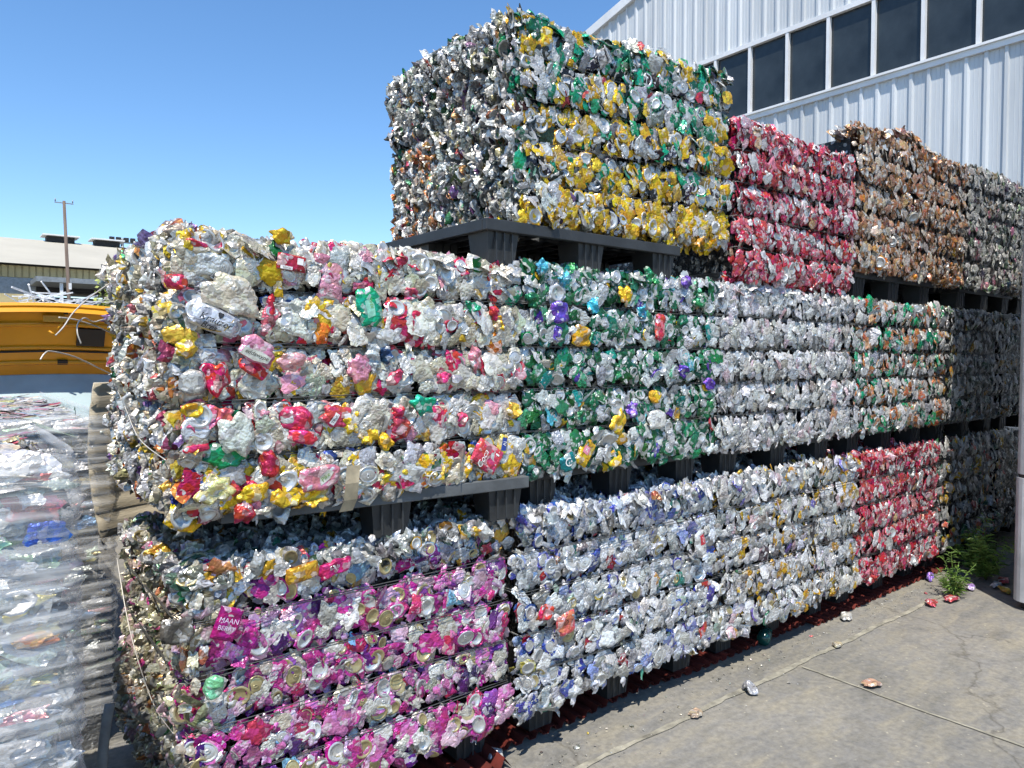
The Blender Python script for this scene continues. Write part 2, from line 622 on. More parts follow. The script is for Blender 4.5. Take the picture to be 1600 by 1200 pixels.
class Mass:
    """many pieces joined in one mesh, each with its own ink"""
    def __init__(s):
        s.V, s.F, s.S, s.SM, s.C, s.n = [], [], [], [], [], 0

    def add(s, shp, pos, rot, scale, ink, lid):
        k, n = len(pos), len(shp.v)
        sc = np.asarray(scale)
        loc = shp.v[None] * (sc[:, None, None] if sc.ndim == 1 else sc[:, None, :])
        P = np.einsum('kij,knj->kni', rot, loc) + pos[:, None, :]
        F = shp.f[None] + (np.arange(k) * n)[:, None, None] + s.n
        s.V.append(P.reshape(-1, 3)); s.F.append(F.reshape(-1, 3))
        s.S.append(np.tile(shp.slot, k)); s.SM.append(np.tile(shp.smooth, k))
        col = np.where((shp.slot == 1)[None, :, None], ink[:, None, :], lid[:, None, :])
        s.C.append(col.reshape(-1, 3)); s.n += k * n

    def scatter(s, kinds, pos, rot, scale, ink, lid, r=None):
        r = r or rng
        n = len(pos)
        if not n:
            return
        names, wts = zip(*kinds)
        ks = r.choice(len(names), n, p=np.array(wts) / sum(wts))
        for ki, nm in enumerate(names):
            ids = np.where(ks == ki)[0]
            vi = r.integers(0, len(SH[nm]), len(ids))
            for q in range(len(SH[nm])):
                sel = ids[vi == q]
                if len(sel):
                    s.add(SH[nm][q], pos[sel], rot[sel], np.asarray(scale)[sel], ink[sel], lid[sel])

    def box(s, lo, hi, ink):
        x0, y0, z0 = lo; x1, y1, z1 = hi
        v = np.array([(x, y, z) for z in (z0, z1) for x, y in ((x0, y0), (x1, y0), (x1, y1), (x0, y1))], float)
        q = [(0, 3, 2, 1), (4, 5, 6, 7), (0, 1, 5, 4), (1, 2, 6, 5), (2, 3, 7, 6), (3, 0, 4, 7)]
        f = np.array([t for a, b, c, d in q for t in ((a, b, c), (a, c, d))]) + s.n
        s.V.append(v); s.F.append(f); s.S.append(np.ones(12, int)); s.SM.append(np.zeros(12, bool))
        s.C.append(np.tile(np.array(ink), (12, 1))); s.n += 8

    def build(s, name, mats, parent):
        V, F = np.concatenate(s.V), np.concatenate(s.F)
        me = bpy.data.meshes.new(name)
        me.vertices.add(len(V)); me.vertices.foreach_set('co', V.ravel())
        me.loops.add(F.size); me.loops.foreach_set('vertex_index', F.ravel().astype(np.int32))
        me.polygons.add(len(F))
        me.polygons.foreach_set('loop_start', np.arange(0, F.size, 3, dtype=np.int32))
        me.polygons.foreach_set('loop_total', np.full(len(F), 3, np.int32))
        for m in mats:
            me.materials.append(m)
        me.polygons.foreach_set('material_index', np.concatenate(s.S).astype(np.int32))
        me.polygons.foreach_set('use_smooth', np.concatenate(s.SM))
        at = me.attributes.new('ink', 'FLOAT_COLOR', 'FACE')
        C = np.concatenate(s.C)
        at.data.foreach_set('color', np.concatenate([C, np.ones((len(C), 1))], 1).astype(np.float32).ravel())
        me.update(); me.validate()
        o = link(name, me, parent)
        o['kind'] = 'stuff'
        return o


def inks(palette, n, r=None):
    r = r or rng
    cols = np.array([lin(h) for h, _ in palette]); wts = np.array([q for _, q in palette], float)
    c = cols[r.choice(len(cols), n, p=wts / wts.sum())]
    return np.clip(c * r.uniform(.72, 1.15, (n, 1)) + r.normal(0, .012, (n, 3)), .008, .92)


def lids(gold, n, r=None):
    r = r or rng
    g = r.random(n) < gold
    a, b = np.array(lin('c9c9c7')), np.array(lin('b5a77e'))
    return np.where(g[:, None], b, a) * r.uniform(.75, 1.05, (n, 1)), g


SILVER = [('cbcbc8', 5), ('b6b7b8', 4), ('d6d3ca', 3), ('9fa2a6', 2.5), ('83837f', 1.5)]
CREAM = [('d6ceb8', 5), ('c7bea6', 4), ('dfd9ca', 4)]
PAL = {
    'mixed': SILVER[:3] + CREAM + CREAM + [('e0ddd2', 4), ('c3304a', 3.4), ('d9697f', 2.6), ('dd9ba6', 2.4), ('cf3558', 1.8), ('d8b02a', 3.4), ('1f7a4c', .5),
                               ('2f4f96', .4), ('15a57c', .25), ('d9772e', .3), ('c7d0b4', 1)],
    'mixed_low': SILVER + CREAM + [('dcb328', 9), ('d0a81f', 4), ('c3304a', 3), ('dd8b98', 3), ('1f7a4c', 1), ('2f4f96', .6), ('a8232f', 1.4), ('d9772e', .4)],
    'mixed_side': SILVER + CREAM + [('d3ad3c', 4), ('c6743a', 2), ('8c3f52', 1), ('3f8a5e', 1), ('7a5a93', .8), ('b8b089', 3), ('8f8578', 3), ('c85a5a', .8)],
    'magenta': [('c23e90', 7), ('ad3084', 3), ('86459a', 1.6), ('d377b5', 6), ('c93a72', 2.5), ('d9b3cb', 4), ('dcdad2', 5), ('c7c1b0', 3), ('5b2a74', 1.6), ('b58fb8', 1.5), ('3f8a4e', .25), ('7fb4d6', .3)],
    'magenta_top': [('9c9fae', 3), ('c22a8c', 2), ('d8d5cc', 5), ('c7cdd8', 3), ('b5474e', 1.6), ('c9a23c', .7), ('3d3f45', 2), ('7b2b8e', 1.2), ('6f8fae', .6)],
    'magenta_side': [('d2ccb8', 5), ('c9c4a6', 4), ('b9ad93', 3), ('d9b7bf', 2), ('8a8f6a', 1.2), ('c98a5a', .8), ('8d7f6a', 2), ('4f8a58', .4), ('c54f8f', .6)],
    'green': [('1f6b46', 10), ('2b7d55', 8), ('175239', 6), ('c9cfcc', 6), ('dadcda', 6), ('b4babd', 4), ('4fa27a', 1.6), ('58b7c4', .9), ('5a3d9c', .6), ('d2aa2b', 1.0), ('bd3241', .25), ('1d7f78', 1.3)],
    'silver': SILVER + [('e3e1de', 6), ('d9d6d4', 6), ('c9c2c4', 3), ('dcc3c6', 1.0), ('cfa9ac', .5), ('c28a5a', .2), ('b9b4aa', 2)],
    'green_orange': SILVER + [('1f9467', 5), ('27a673', 3.0), ('c98250', 5), ('b86f3f', 2.6), ('d8ab83', 2.0), ('e0dedb', 4), ('14684a', 1.2)],
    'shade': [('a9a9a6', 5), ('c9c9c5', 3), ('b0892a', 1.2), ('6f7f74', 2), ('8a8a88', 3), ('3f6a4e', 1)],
    'blue_white': SILVER + [('e2e4e8', 9), ('ced4de', 5), ('5563ad', 1.9), ('3a4a9c', 1.3), ('8a97c9', 1.5), ('9fb3a6', 1.0), ('b02f3a', .5), ('9a6a45', .4), ('4f8f7f', .4), ('c7b95a', .3)],
    'yellow_white': SILVER + [('e1e0de', 7), ('d6aa35', 2.6), ('c2952a', 1.4), ('7568ad', .45), ('ccc7d6', 2), ('d9b9bf', .8), ('4c4a46', 1.3), ('3f7f5c', .2)],
    'red': [('c2374b', 12), ('b02c40', 7), ('cb5a6c', 9), ('cf7f8a', 3), ('d9d5d3', 4), ('c3c1bf', 2), ('e0b5b9', 2), ('8c1b2c', 2), ('caa27f', .6)],
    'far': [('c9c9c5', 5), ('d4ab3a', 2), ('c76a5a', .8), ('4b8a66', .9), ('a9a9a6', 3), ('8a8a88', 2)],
    'yellow_green': [('d9b32a', 12), ('cfa31f', 8), ('1c8a63', 3), ('20a074', 2.6), ('24262a', 5), ('3a3c40', 2), ('c3c3bf', 5), ('d6d4cf', 2.5), ('9b9b98', 4), ('8b7a42', 2), ('5a3556', .4)],
    'yellow_low': [('dcb62a', 15), ('cfa31f', 7), ('24262a', 2), ('c3c3bf', 5), ('d6d4cf', 3), ('9b9b98', 2.5), ('6f4f7a', .4)],
    'yellow_high': [('d9b32a', 7), ('1c8a63', 6.5), ('20a074', 6.5), ('24262a', 4.5), ('c3c3bf', 5), ('d6d4cf', 2.5), ('9b9b98', 4), ('165a42', 3), ('b53a44', .5)],
    'yellow_side': [('c3c3be', 8), ('d6d5d0', 7), ('9b9c98', 4), ('7f807c', 2), ('4a5a4e', 1.6), ('2d2f30', 1.6), ('3d7a58', .8), ('b07f52', .9), ('a8a27f', 1.4), ('c0525a', .4), ('7a5a80', .3)],
    'orange_side': [('cf8a57', 4), ('c9c7c1', 5), ('dcd6c8', 3), ('b77440', 2), ('8f908c', 2), ('3d7a58', .5), ('c0525a', .4)],
    'brown': [('ad7a52', 7), ('c19872', 8), ('8f6340', 4), ('cdbfae', 6), ('c3bdb5', 3), ('ab8468', 4), ('6a4634', 1.6), ('c97a3a', 1)],
    'grey': [('b9b8b2', 6), ('8d8f8a', 4), ('d2d0c9', 4), ('5f6460', 2), ('c07f96', .8), ('7f9a76', 1.6), ('35393a', 1.2), ('a38a6f', 1)],
}


def spread_points(n, wd, ht, r):
    """n evenly spread points in a wd x ht strip (best candidate)"""
    P = np.empty((n, 2)); P[0] = r.uniform(0, 1, 2) * (wd, ht)
    for i in range(1, n):
        c = r.uniform(0, 1, (14, 2)) * (wd, ht)
        d = ((c[:, None] - P[None, :i]) ** 2).sum(2).min(1)
        P[i] = c[d.argmax()]
    return P


GAP_SHADE = (.02, .02, .021)  # core colour: shade of the gaps put in as near-black
BALES = {}


def make_bale(key, label, x0, x1, z0, z1, y0=2.0, depth=.88, pal='mixed', course_pal=None, side=None, top=None, top_pal=None,
              n_cans=300, n_course=5, size=1.0, gold=0.0, disc=.3, rough=1.0, group='bales of crushed drink cans in the stack',
              wires=2, lean=0.0, tip=0.0, rise=0.0, fill=1400, swell=.013, rim=True, seed=0, peak=None, avoid=()):
    r = np.random.default_rng(100 + seed)
    root = empty('can_bale', (x0, y0, z0), label, 'bale', group)
    W, H, D = x1 - x0, z1 - z0, depth
    root.rotation_euler = (0, tip, 0)
    ch = H / n_course
    ph = r.uniform(0, 6.3, 8)

    def surf(s, h):
        """outward offset of a face at position s along and h up: each course swells between two wires"""
        hh = (h / ch) % 1.0
        e = np.minimum(hh, 1 - hh) * ch
        g = -(.010 + swell) * np.exp(-(e / .010) ** 2)
        b = swell * (1 - np.abs(2 * hh - 1) ** 3.2) - swell * .5
        lo = .009 * np.sin(3.1 * s + ph[0] + 2 * np.floor(h / ch)) + .005 * np.sin(7.7 * s + ph[1] + 1.7 * h)
        return g + b + lo * rough + lean * (h / H)

    def slope(h, ax):
        """how far the swelling turns a face piece up or down"""
        hh = (h / ch) % 1.0
        q = 2 * hh - 1
        nz = np.clip(swell * .95 * 3.2 * np.abs(q) ** 2.2 * np.sign(q) * 2 / ch, -.75, .75)
        o = np.zeros((len(h), 3)); o[:, 2] = nz
        return o

    def corner(s, L):
        d = np.minimum(s, L - s)
        return -0.022 * np.clip(1 - d / .04, 0, 1) ** 2

    # --- single cans on the front
    kinds = [('bottom', disc * .58), ('lid', disc * .42), ('sheet', (1 - disc) * .34), ('crumple', (1 - disc) * .34), ('can', (1 - disc) * .24), ('strip', (1 - disc) * .08)]
    names, wts = zip(*kinds)
    wts = np.array(wts) / sum(wts)
    per = n_cans // n_course
    for c in range(n_course):
        pl = PAL[(course_pal or {}).get(c, pal)]
        P = spread_points(per, W - .03, ch - .048, r)
        s, h = P[:, 0] + .015, P[:, 1] + .024
        rot = frames(per, (0, -1, 0), (0, 0, 1), R(6), r=r, bias=slope(h, 0))
        wild = r.random(per) < .08
        rot[wild] = frames(int(wild.sum()), (0, -1, 0), (0, 0, 1), R(24), r=r)
        off = surf(s, c * ch + h) + corner(s, W) + r.uniform(-.006, .004, per) + wild * .004
        ink = inks(pl, per, r)
        _, gd = lids(gold, per, r)
        ks = r.choice(len(names), per, p=wts)
        sc = size * r.uniform(.62, 1.12, per)
        for i in range(per):
            nm = names[ks[i]]
            if any(abs(s[i] - ax) < aw and abs(c * ch + h[i] - az) < ah for ax, az, aw, ah in avoid):
                continue
            k = sc[i] * (1.0 if nm in ('bottom', 'lid') else 1.02)
            if nm == 'can':
                k *= .84
            e = min(h[i], ch - h[i])
            k = min(k, (e + (.006 if nm in ('bottom', 'lid') else .002)) / .036)
            o = bpy.data.objects.new('crushed_can', MESH[nm][r.integers(len(MESH[nm]))])
            o.color = (*ink[i], float(gd[i]))
            o.parent = root
            m = np.eye(4); m[:3, :3] = rot[i] * k; m[:3, 2] *= .6 if nm in ('bottom', 'lid') else .4
            m[:3, 3] = (s[i], -off[i] , c * ch + h[i])
            o.matrix_local = Matrix(m.tolist())
            COL.objects.link(o)
    # --- the packed rest
    ms = Mass()
    ms.box((.075, .075, .05), (W - .075, D - .05, H - .06), GAP_SHADE)  # unseen core, coloured dark so the gaps between cans look shaded
    under = [('m_sheet', 5), ('m_crumple', 4), ('strip', 1.5), ('m_disc', 1.6)]
    nb = int(fill * W / 1.15)
    for c in range(n_course):
        pl = PAL[(course_pal or {}).get(c, pal)]
        n = nb // n_course
        s, h = r.uniform(.0, W, n), r.uniform(0, ch, n)
        e = np.minimum(h, ch - h)
        off = surf(s, c * ch + h) + corner(s, W) - r.uniform(.0, .020, n)
        near = e < .014
        off = np.where(near, -.026 - r.uniform(.004, .03, n), off)
        rot = frames(n, (0, -1, 0), (0, 0, 1), R(12), r=r, bias=slope(h, 0))
        scl = size * r.uniform(.4, .95, n)
        scl = np.where(near, scl * .7, np.minimum(scl, np.maximum(.35, (e + .002) / .034)))
        pos = np.stack([s, -off, c * ch + h], 1)
        ms.scatter(under, pos, rot, np.stack([scl, scl, scl * .45], 1), inks(pl, n, r) * .92, lids(gold, n, r)[0], r)
    edge = [('sliver', 7), ('strip', 1.6), ('m_disc', 1.1)]
    if side:
        # pressed edges on the end face
        for c in range(n_course):
            n = int(520 * D / .88)
            yy, h = r.uniform(.0, D, n), r.uniform(0, ch, n)
            e = np.minimum(h, ch - h)
            off = surf(yy * 1.3 + 5, c * ch + h) * .8 + corner(yy, D) * .6 + r.uniform(-.034, .010, n)
            off = np.where(e < .016, off - .018, off)
            rot = frames(n, (-.30, -1, 0), (0, 0, 1), R(17), r=r)
            flip = r.random(n) < .5
            rot[flip] = frames(int(flip.sum()), (.22, -1, 0), (0, 0, 1), R(15), r=r)
            back = yy > D * .62
            pls = inks(PAL[side], n, r)
            if key == 'yellow':
                o2 = inks(PAL['orange_side'], n, r)
                pick = (yy > D * .55) & (h + c * ch < H * .55) & (r.random(n) < .75)
                pls[pick] = o2[pick]
            ms.scatter(edge, np.stack([-off, yy, c * ch + h], 1), rot, size * r.uniform(.55, .95, (n, 1)) * np.array([[1, 1, .6]]), pls, lids(gold, n, r)[0], r)
    if top:
        # strata seen on the upper face
        n = int(top)
        s, yy = r.uniform(0, W, n), r.uniform(.0, min(D, .8), n) ** 1.15
        z = H - r.uniform(.0, .035, n) + .008 * np.sin(9 * s)
        rot = frames(n, (.05, -1, .25), (0, 0, 1), R(20), r=r)
        ms.scatter(edge, np.stack([s, yy, z - .015], 1), rot, size * r.uniform(.6, 1.0, n), inks(PAL[top_pal or pal], n, r), lids(gold, n, r)[0], r)
    if rim:
        # ragged upper edge against the sky
        n = int(330 * W)
        s = r.uniform(0, W, n); yy = r.uniform(.0, .16, n)
        z = H - .022 + r.uniform(-.025, .012, n) + .010 * np.sin(6 * s + ph[3])
        z += rise * s / W
        if peak:
            z += peak[2] * np.exp(-((s - peak[0]) / peak[1]) ** 2)
        pl = PAL[(course_pal or {}).get(n_course - 1, pal)]
        ms.scatter([('m_sheet', 3), ('m_crumple', 3), ('sliver', 2), ('m_disc', 1)], np.stack([s, yy, z], 1),
                   frames(n, (0, -1, .7), (0, 0, 1), R(22), r=r), size * r.uniform(.6, 1.0, (n, 1)) * np.array([[1, 1, .6]]), inks(pl, n, r), lids(gold, n, r)[0], r)
        if side:
            n = int(260 * D)
            yy = r.uniform(0, D, n); s = r.uniform(0, .14, n)
            z = H - .020 + r.uniform(-.025, .014, n) + .010 * np.sin(7 * yy + ph[4])
            ms.scatter(edge + [('m_crumple', 1.5)], np.stack([s, yy, z], 1), frames(n, (-.3, -1, .3), (0, 0, 1), R(30), r=r),
                       size * r.uniform(.7, 1.1, n), inks(PAL[side], n, r), lids(gold, n, r)[0], r)
    # lower edge
    n = int(150 * W)
    s = r.uniform(0, W, n)
    ms.scatter([('m_sheet', 3), ('m_crumple', 2), ('m_disc', 1), ('strip', 1)], np.stack([s, r.uniform(-.004, .12, n), r.uniform(-.008, .025, n)], 1),
               frames(n, (0, -1, -.3), (0, 0, 1), R(24), r=r), size * r.uniform(.7, 1.05, n),
               inks(PAL[(course_pal or {}).get(0, pal)], n, r), lids(gold, n, r)[0], r)
    ms.build('packed_cans', [M['bare_mass'], M['ink_mass']], root)
    # --- baling wires in the grooves
    for c in range(1, n_course):
        for q in range(wires):
            z = c * ch + (q - (wires - 1) / 2) * .007 + r.uniform(-.002, .002)
            pts = []
            a = .004 + .004 * q
            for i in range(15):
                t = i / 14
                pts.append((.012 + (W - .024) * t, a + .003 * math.sin(9 * t + c) , z + .003 * math.sin(5 * t + c * 2 + q)))
            ring = [(.010, D - .02, z)] + [(.002 + .002 * math.sin(i), D * (1 - i / 6), z + .002 * math.sin(2 * i)) for i in range(1, 6)] + pts + \
                   [(W - .006, D * .5, z), (W - .01, D - .02, z), (.010, D - .02, z)]
            MB().tube(ring, .0016, 4).build('wire', M['wire'], root)
    BALES[key] = root
    return root


# ------------------------------------------------------------------ pallets
PW, PD, PH = 1.02, .90, .143


def make_pallet(loc, label, rz=0.0, src=[None]):
    grp = 'black plastic pallets under the bales'
    if src[0] is None:
        root = empty('plastic_pallet', loc, label, 'pallet', grp, rz)
        d = MB()
        zt = PH
        d.box(0, PW, 0, PD, zt - .012, zt)
        d.box(-.002, PW + .002, -.002, .022, zt - .036, zt + .004)
        d.box(-.002, PW + .002, PD - .022, PD + .002, zt - .036, zt + .004)
        d.box(-.0025, .022, .0225, PD - .0225, zt - .036, zt + .0035)
        d.box(PW - .022, PW + .0025, .0225, PD - .0225, zt - .036, zt + .0035)
        for i in range(1, 12):
            x = PW * i / 12
            d.box(x - .003, x + .003, .023, PD - .023, zt - .034, zt - .0125)
        for i in range(1, 9):
            y = PD * i / 9
            d.box(.023, PW - .023, y - .003, y + .003, zt - .030, zt - .0128)
        d.build('deck', M['pallet_lit'], root, .003)
        lg = MB()
        lg.box(-.07, .07, -.06, .06, zt - .0125, 0, top=.80)
        for x in (-.035, 0, .035):
            lg.box(x - .003, x + .003, -.064, -.0605, zt - .03, .01)
        me = lg.mesh('leg', M['pallet'])
        for fx in (.085, PW / 2, PW - .085):
            for fy in (.075, PD / 2, PD - .075):
                o = link('leg', me, root); o.location = (fx, fy, 0)
        src[0] = root
        return root
    root = src[0].copy()
    COL.objects.link(root)
    root.location = loc; root.rotation_euler = (0, 0, rz)
    tag(root, label, 'pallet', grp)
    for ch in src[0].children:
        c = ch.copy(); COL.objects.link(c); c.parent = root
        if ch.name.startswith('deck'):
            c.material_slots[0].link = 'OBJECT'; c.material_slots[0].material = M['pallet']
    return root


first = make_pallet((.60, 2.035, .892), 'grey dusty plastic pallet under the mixed bale, its front rim sunlit', R(-4.6))
make_pallet((1.70, 2.05, .892), 'black plastic pallet between the green bale and the blue and white bale', R(.5))
make_pallet((2.86, 2.05, .892), 'black plastic pallet between the plain silver bale and the yellow and white bale', 0)
make_pallet((4.08, 2.06, .892), 'black plastic pallet between the green and orange bale and the lower red bale', R(.6))
make_pallet((5.28, 2.06, .892), 'black plastic pallet between the two bales in deep shade', 0)
make_pallet((1.46, 1.985, 1.777), 'black plastic pallet high up under the yellow and green bale', R(.4))
make_pallet((4.10, 2.05, 1.805), 'black plastic pallet high up under the brown bale', R(-.5))
make_pallet((6.74, 2.05, 1.805), 'black plastic pallet high up at the far end of the top row', 0)
make_pallet((5.56, 2.05, 1.805), 'black plastic pallet high up under the grey bale by the building', 0)
make_pallet((6.45, 2.06, .892), 'black plastic pallet in deep shade, farthest along the stack', 0)
make_pallet((5.25, 2.09, .024), 'black plastic pallet on the ground behind the tall weeds', 0)
make_pallet((6.43, 2.09, .024), 'black plastic pallet on the ground behind the steel cabinet', 0)
make_pallet((.54, 2.08, .024), 'black plastic pallet on the ground under the magenta bale', 0)
make_pallet((1.72, 2.08, .024), 'black plastic pallet on the ground under the blue and white bale', 0)
make_pallet((2.90, 2.09, .024), 'black plastic pallet on the ground under the yellow and white bale', 0)
make_pallet((4.06, 2.09, .024), 'black plastic pallet on the ground under the lower red bale', 0)

# the front leg at the open end of the first pallet has broken off
for c in list(first.children):
    if c.name.startswith('leg') and c.location.x < .1 and c.location.y < .1:
        bpy.data.objects.remove(c)

# ------------------------------------------------------------------ the bales
def rel(px, py, x0, z0, aw=.04, ah=.04):
    X, Z = on_front(px, py)
    return (X - x0, Z - z0, aw, ah)


MIX0 = (.485, 1.035)
av_mix = [rel(*p, *MIX0, *q) for p, q in (
    ((330, 500), (.085, .05)), ((572, 480), (.05, .07)), ((360, 462), (.085, .06)), ((390, 545), (.06, .045)), ((335, 590), (.055, .055)),
    ((365, 675), (.06, .06)), ((345, 718), (.07, .03)), ((655, 632), (.05, .035)), ((755, 712), (.06, .05)), ((495, 745), (.07, .035)),
    ((465, 405), (.08, .03)), ((300, 675), (.045, .04)), ((297, 595), (.05, .04)), ((470, 655), (.06, .05)), ((530, 650), (.06, .05)))]
make_bale('mixed', 'bale of big crumpled cream, pink and yellow cans above the magenta bale', .485, 1.605, 1.035, 1.785, y0=1.985, depth=.82, pal='mixed',
          course_pal={0: 'mixed_low'}, side='mixed_side', size=1.18, disc=.24, seed=1, avoid=av_mix, rough=1.1)
GR0 = (1.62, 1.035)
av_gr = [rel(*p, *GR0, *q) for p, q in (((975, 465), (.05, .05)), ((905, 525), (.06, .05)), ((875, 490), (.05, .045)), ((1030, 510), (.035, .05)),
                                        ((1020, 655), (.06, .045)), ((968, 660), (.06, .05)), ((912, 706), (.05, .04)), ((884, 722), (.05, .04)))]
make_bale('green', 'dark green and silver can bale with purple and yellow bits', 1.62, 2.755, 1.035, 1.80, depth=1.6, pal='green', disc=.34, seed=2, avoid=av_gr)
make_bale('silver', 'plain silver can bale in the middle row, almost without colour', 2.765, 3.985, 1.035, 1.80, depth=1.6, pal='silver', disc=.25, seed=3)
make_bale('green_orange', 'silver can bale speckled bright green and orange, below the brown bale', 4.0, 5.2, 1.035, 1.79, depth=1.6, pal='green_orange', disc=.25, seed=4, n_cans=280, fill=1200)
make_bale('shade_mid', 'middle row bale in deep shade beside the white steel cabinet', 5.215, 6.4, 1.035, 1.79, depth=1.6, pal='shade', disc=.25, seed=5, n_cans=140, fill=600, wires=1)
MG0 = (.485, .17)
av_mg = [rel(*p, *MG0, *q) for p, q in (((352, 972), (.05, .045)), ((330, 1070), (.04, .04)), ((505, 890), (.12, .03)))]
make_bale('magenta', 'bottom bale of magenta and purple cans with gold lids', .485, 1.565, .17, .90, y0=1.985, lean=-.045, depth=.82, pal='magenta', course_pal={4: 'magenta_top'},
          side='magenta_side', top=1200, top_pal='shade', gold=.5, disc=.36, seed=6, avoid=av_mg, rim=False)
BL0 = (1.60, .17)
av_bl = [rel(*p, *BL0, *q) for p, q in (((878, 972), (.05, .045)), ((850, 957), (.04, .035)), ((1090, 845), (.05, .06)))]
make_bale('blue', 'bottom bale of silver cans flecked with blue', 1.60, 2.755, .17, .905, y0=1.975, lean=-.04, depth=1.4, pal='blue_white', top=1000, disc=.33, gold=.06, seed=7, avoid=av_bl, rim=False)
make_bale('yellow_white', 'bottom bale of silver cans flecked with orange-yellow', 2.765, 4.03, .17, .915, y0=1.97, lean=-.03, depth=1.4, pal='yellow_white', top=700, disc=.36, gold=.05, seed=8, rim=False)
make_bale('red_low', 'bottom bale of red and silver cans above the red sheet', 4.045, 5.11, .17, .91, y0=1.98, lean=-.02, depth=1.4, pal='red', top=600, disc=.2, seed=9, n_cans=260, fill=1200, rim=False)
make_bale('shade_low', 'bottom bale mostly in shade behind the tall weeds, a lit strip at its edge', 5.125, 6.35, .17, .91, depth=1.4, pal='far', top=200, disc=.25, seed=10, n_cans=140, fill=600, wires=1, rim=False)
make_bale('yellow', 'highest bale, yellow, green and black cans with a grey end face', 1.62, 2.87, 1.925, 2.66, tip=R(-2.2), rise=.045, pal='yellow_green', course_pal={0: 'yellow_low', 4: 'yellow_high', 3: 'yellow_high'},
          side='yellow_side', disc=.26, seed=11, rough=1.2, size=1.14, wires=1, swell=.006, peak=(.10, .14, .02))
make_bale('red_top', 'top row bale of bright red cans next to the yellow and green bale', 2.89, 3.985, 1.815, 2.56, depth=1.5, pal='red', disc=.16, seed=12, swell=.018, rough=1.3, wires=1, n_cans=290, fill=1200)
make_bale('brown', 'top row bale of brown and cream crushed cans', 4.0, 5.52, 1.955, 2.76, depth=1.5, pal='brown', disc=.2, seed=13, swell=.006, rough=1.3, wires=0, n_cans=290, fill=1200, peak=(.66, .32, .07))
make_bale('grey', 'top row bale of dull grey-green cans just beyond the brown bale', 5.54, 6.7, 1.955, 2.79, depth=1.5, pal='grey', disc=.2, seed=14, swell=.008, rough=1.3, wires=0, n_cans=200, fill=1200)

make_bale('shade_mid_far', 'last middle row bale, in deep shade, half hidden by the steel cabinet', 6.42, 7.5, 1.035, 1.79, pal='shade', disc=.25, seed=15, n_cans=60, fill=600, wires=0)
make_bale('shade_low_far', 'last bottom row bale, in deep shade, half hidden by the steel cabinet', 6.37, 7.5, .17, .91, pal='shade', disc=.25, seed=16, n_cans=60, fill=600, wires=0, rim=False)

make_bale('grey_far', 'dull grey can bale at the far end of the top row, at the picture edge', 6.72, 7.9, 1.955, 2.77, depth=1.5, pal='grey', disc=.2, seed=17, rough=1.3, wires=0, n_cans=100, fill=600)

# ------------------------------------------------------------------ ribbed metal building
WX = 11.0
M['clad'] = simple('blue_white_cladding', 'c1c5c8', 0.5, 0.1, 0.09, 1.6, stretch=(1, 1, .15))
M['trim'] = simple('white_trim', 'd9dadb', 0.5, 0.05, 0.05, 2.0)
M['glass'] = simple('dark_glass', '32383b', 0.05, 0.0, 0.25, 1.1)
bld = empty('metal_building', (WX, 3.0, 0), 'white ribbed metal building with a band of dark windows behind the stack', 'building')
RP = .2375                       # rib pitch
WZ0, WZ1 = 5.62, 6.74            # window band


def roof_z(Y):
    return 8.36 + (10.7 - Y) * .25


def clad_panel(ya, z0, zfun, n=4):
    """n ribs of trapezoidal sheet; local frame of the building root"""
    mb = MB()
    prof = []
    for k in range(n):
        b = ya - k * RP
        for dy, dx in ((0, 0), (-.045, 0), (-.048, -.004), (-.052, 0), (-.098, 0), (-.101, -.004), (-.105, 0), (-.160, 0), (-.175, -.032), (-.212, -.032)):
            prof.append((b + dy, dx))
    prof.append((ya - n * RP + .012, -.001))
    prof.append((ya - n * RP, 0))
    vs, fs = [], []
    for y, x in prof:
        vs += [(x, y - 3.0, z0), (x, y - 3.0, zfun(y))]
    for i in range(len(prof) - 1):
        fs.append((2 * i, 2 * i + 1, 2 * i + 3, 2 * i + 2))
    mb.add(vs, fs)
    return mb.build('wall_panel', M['clad'], bld)


y = 13.0
while y > -1.5:
    clad_panel(y, 0.0, lambda q: WZ0 - .10)
    clad_panel(y, WZ1 + .07, roof_z)
    y -= 4 * RP
mp = .0633 * WX
wy = 13.0 - .42
yy = 13.0
# windows: frame rails, panes and mullions
MB().box(-.055, .02, -4.5, 10.0, WZ0 - .115, WZ0 - .035).build('window_rail', M['trim'], bld)
MB().box(-.085, .02, -4.5, 10.0, WZ0 - .034, WZ0).build('window_sill', M['trim'], bld)
MB().box(-.05, .02, -4.5, 10.0, WZ1, WZ1 + .075).build('window_head', M['trim'], bld)
ym = .3524 * WX + mp * 12
ms_me = MB().box(-.045, .02, -.026, .026, WZ0 + .001, WZ1 - .001).mesh('mullion', M['trim'])
pn_me = MB().box(.022, .034, -mp / 2 + .02, mp / 2 - .02, WZ0 + .002, WZ1 - .002).mesh('window_pane', M['glass'])
while ym > -1.2:
    o = link('mullion', ms_me, bld); o.location = (0, ym - 3.0, 0)
    o = link('window_pane', pn_me, bld); o.location = (0, ym - mp / 2 - 3.0, 0)
    ym -= mp
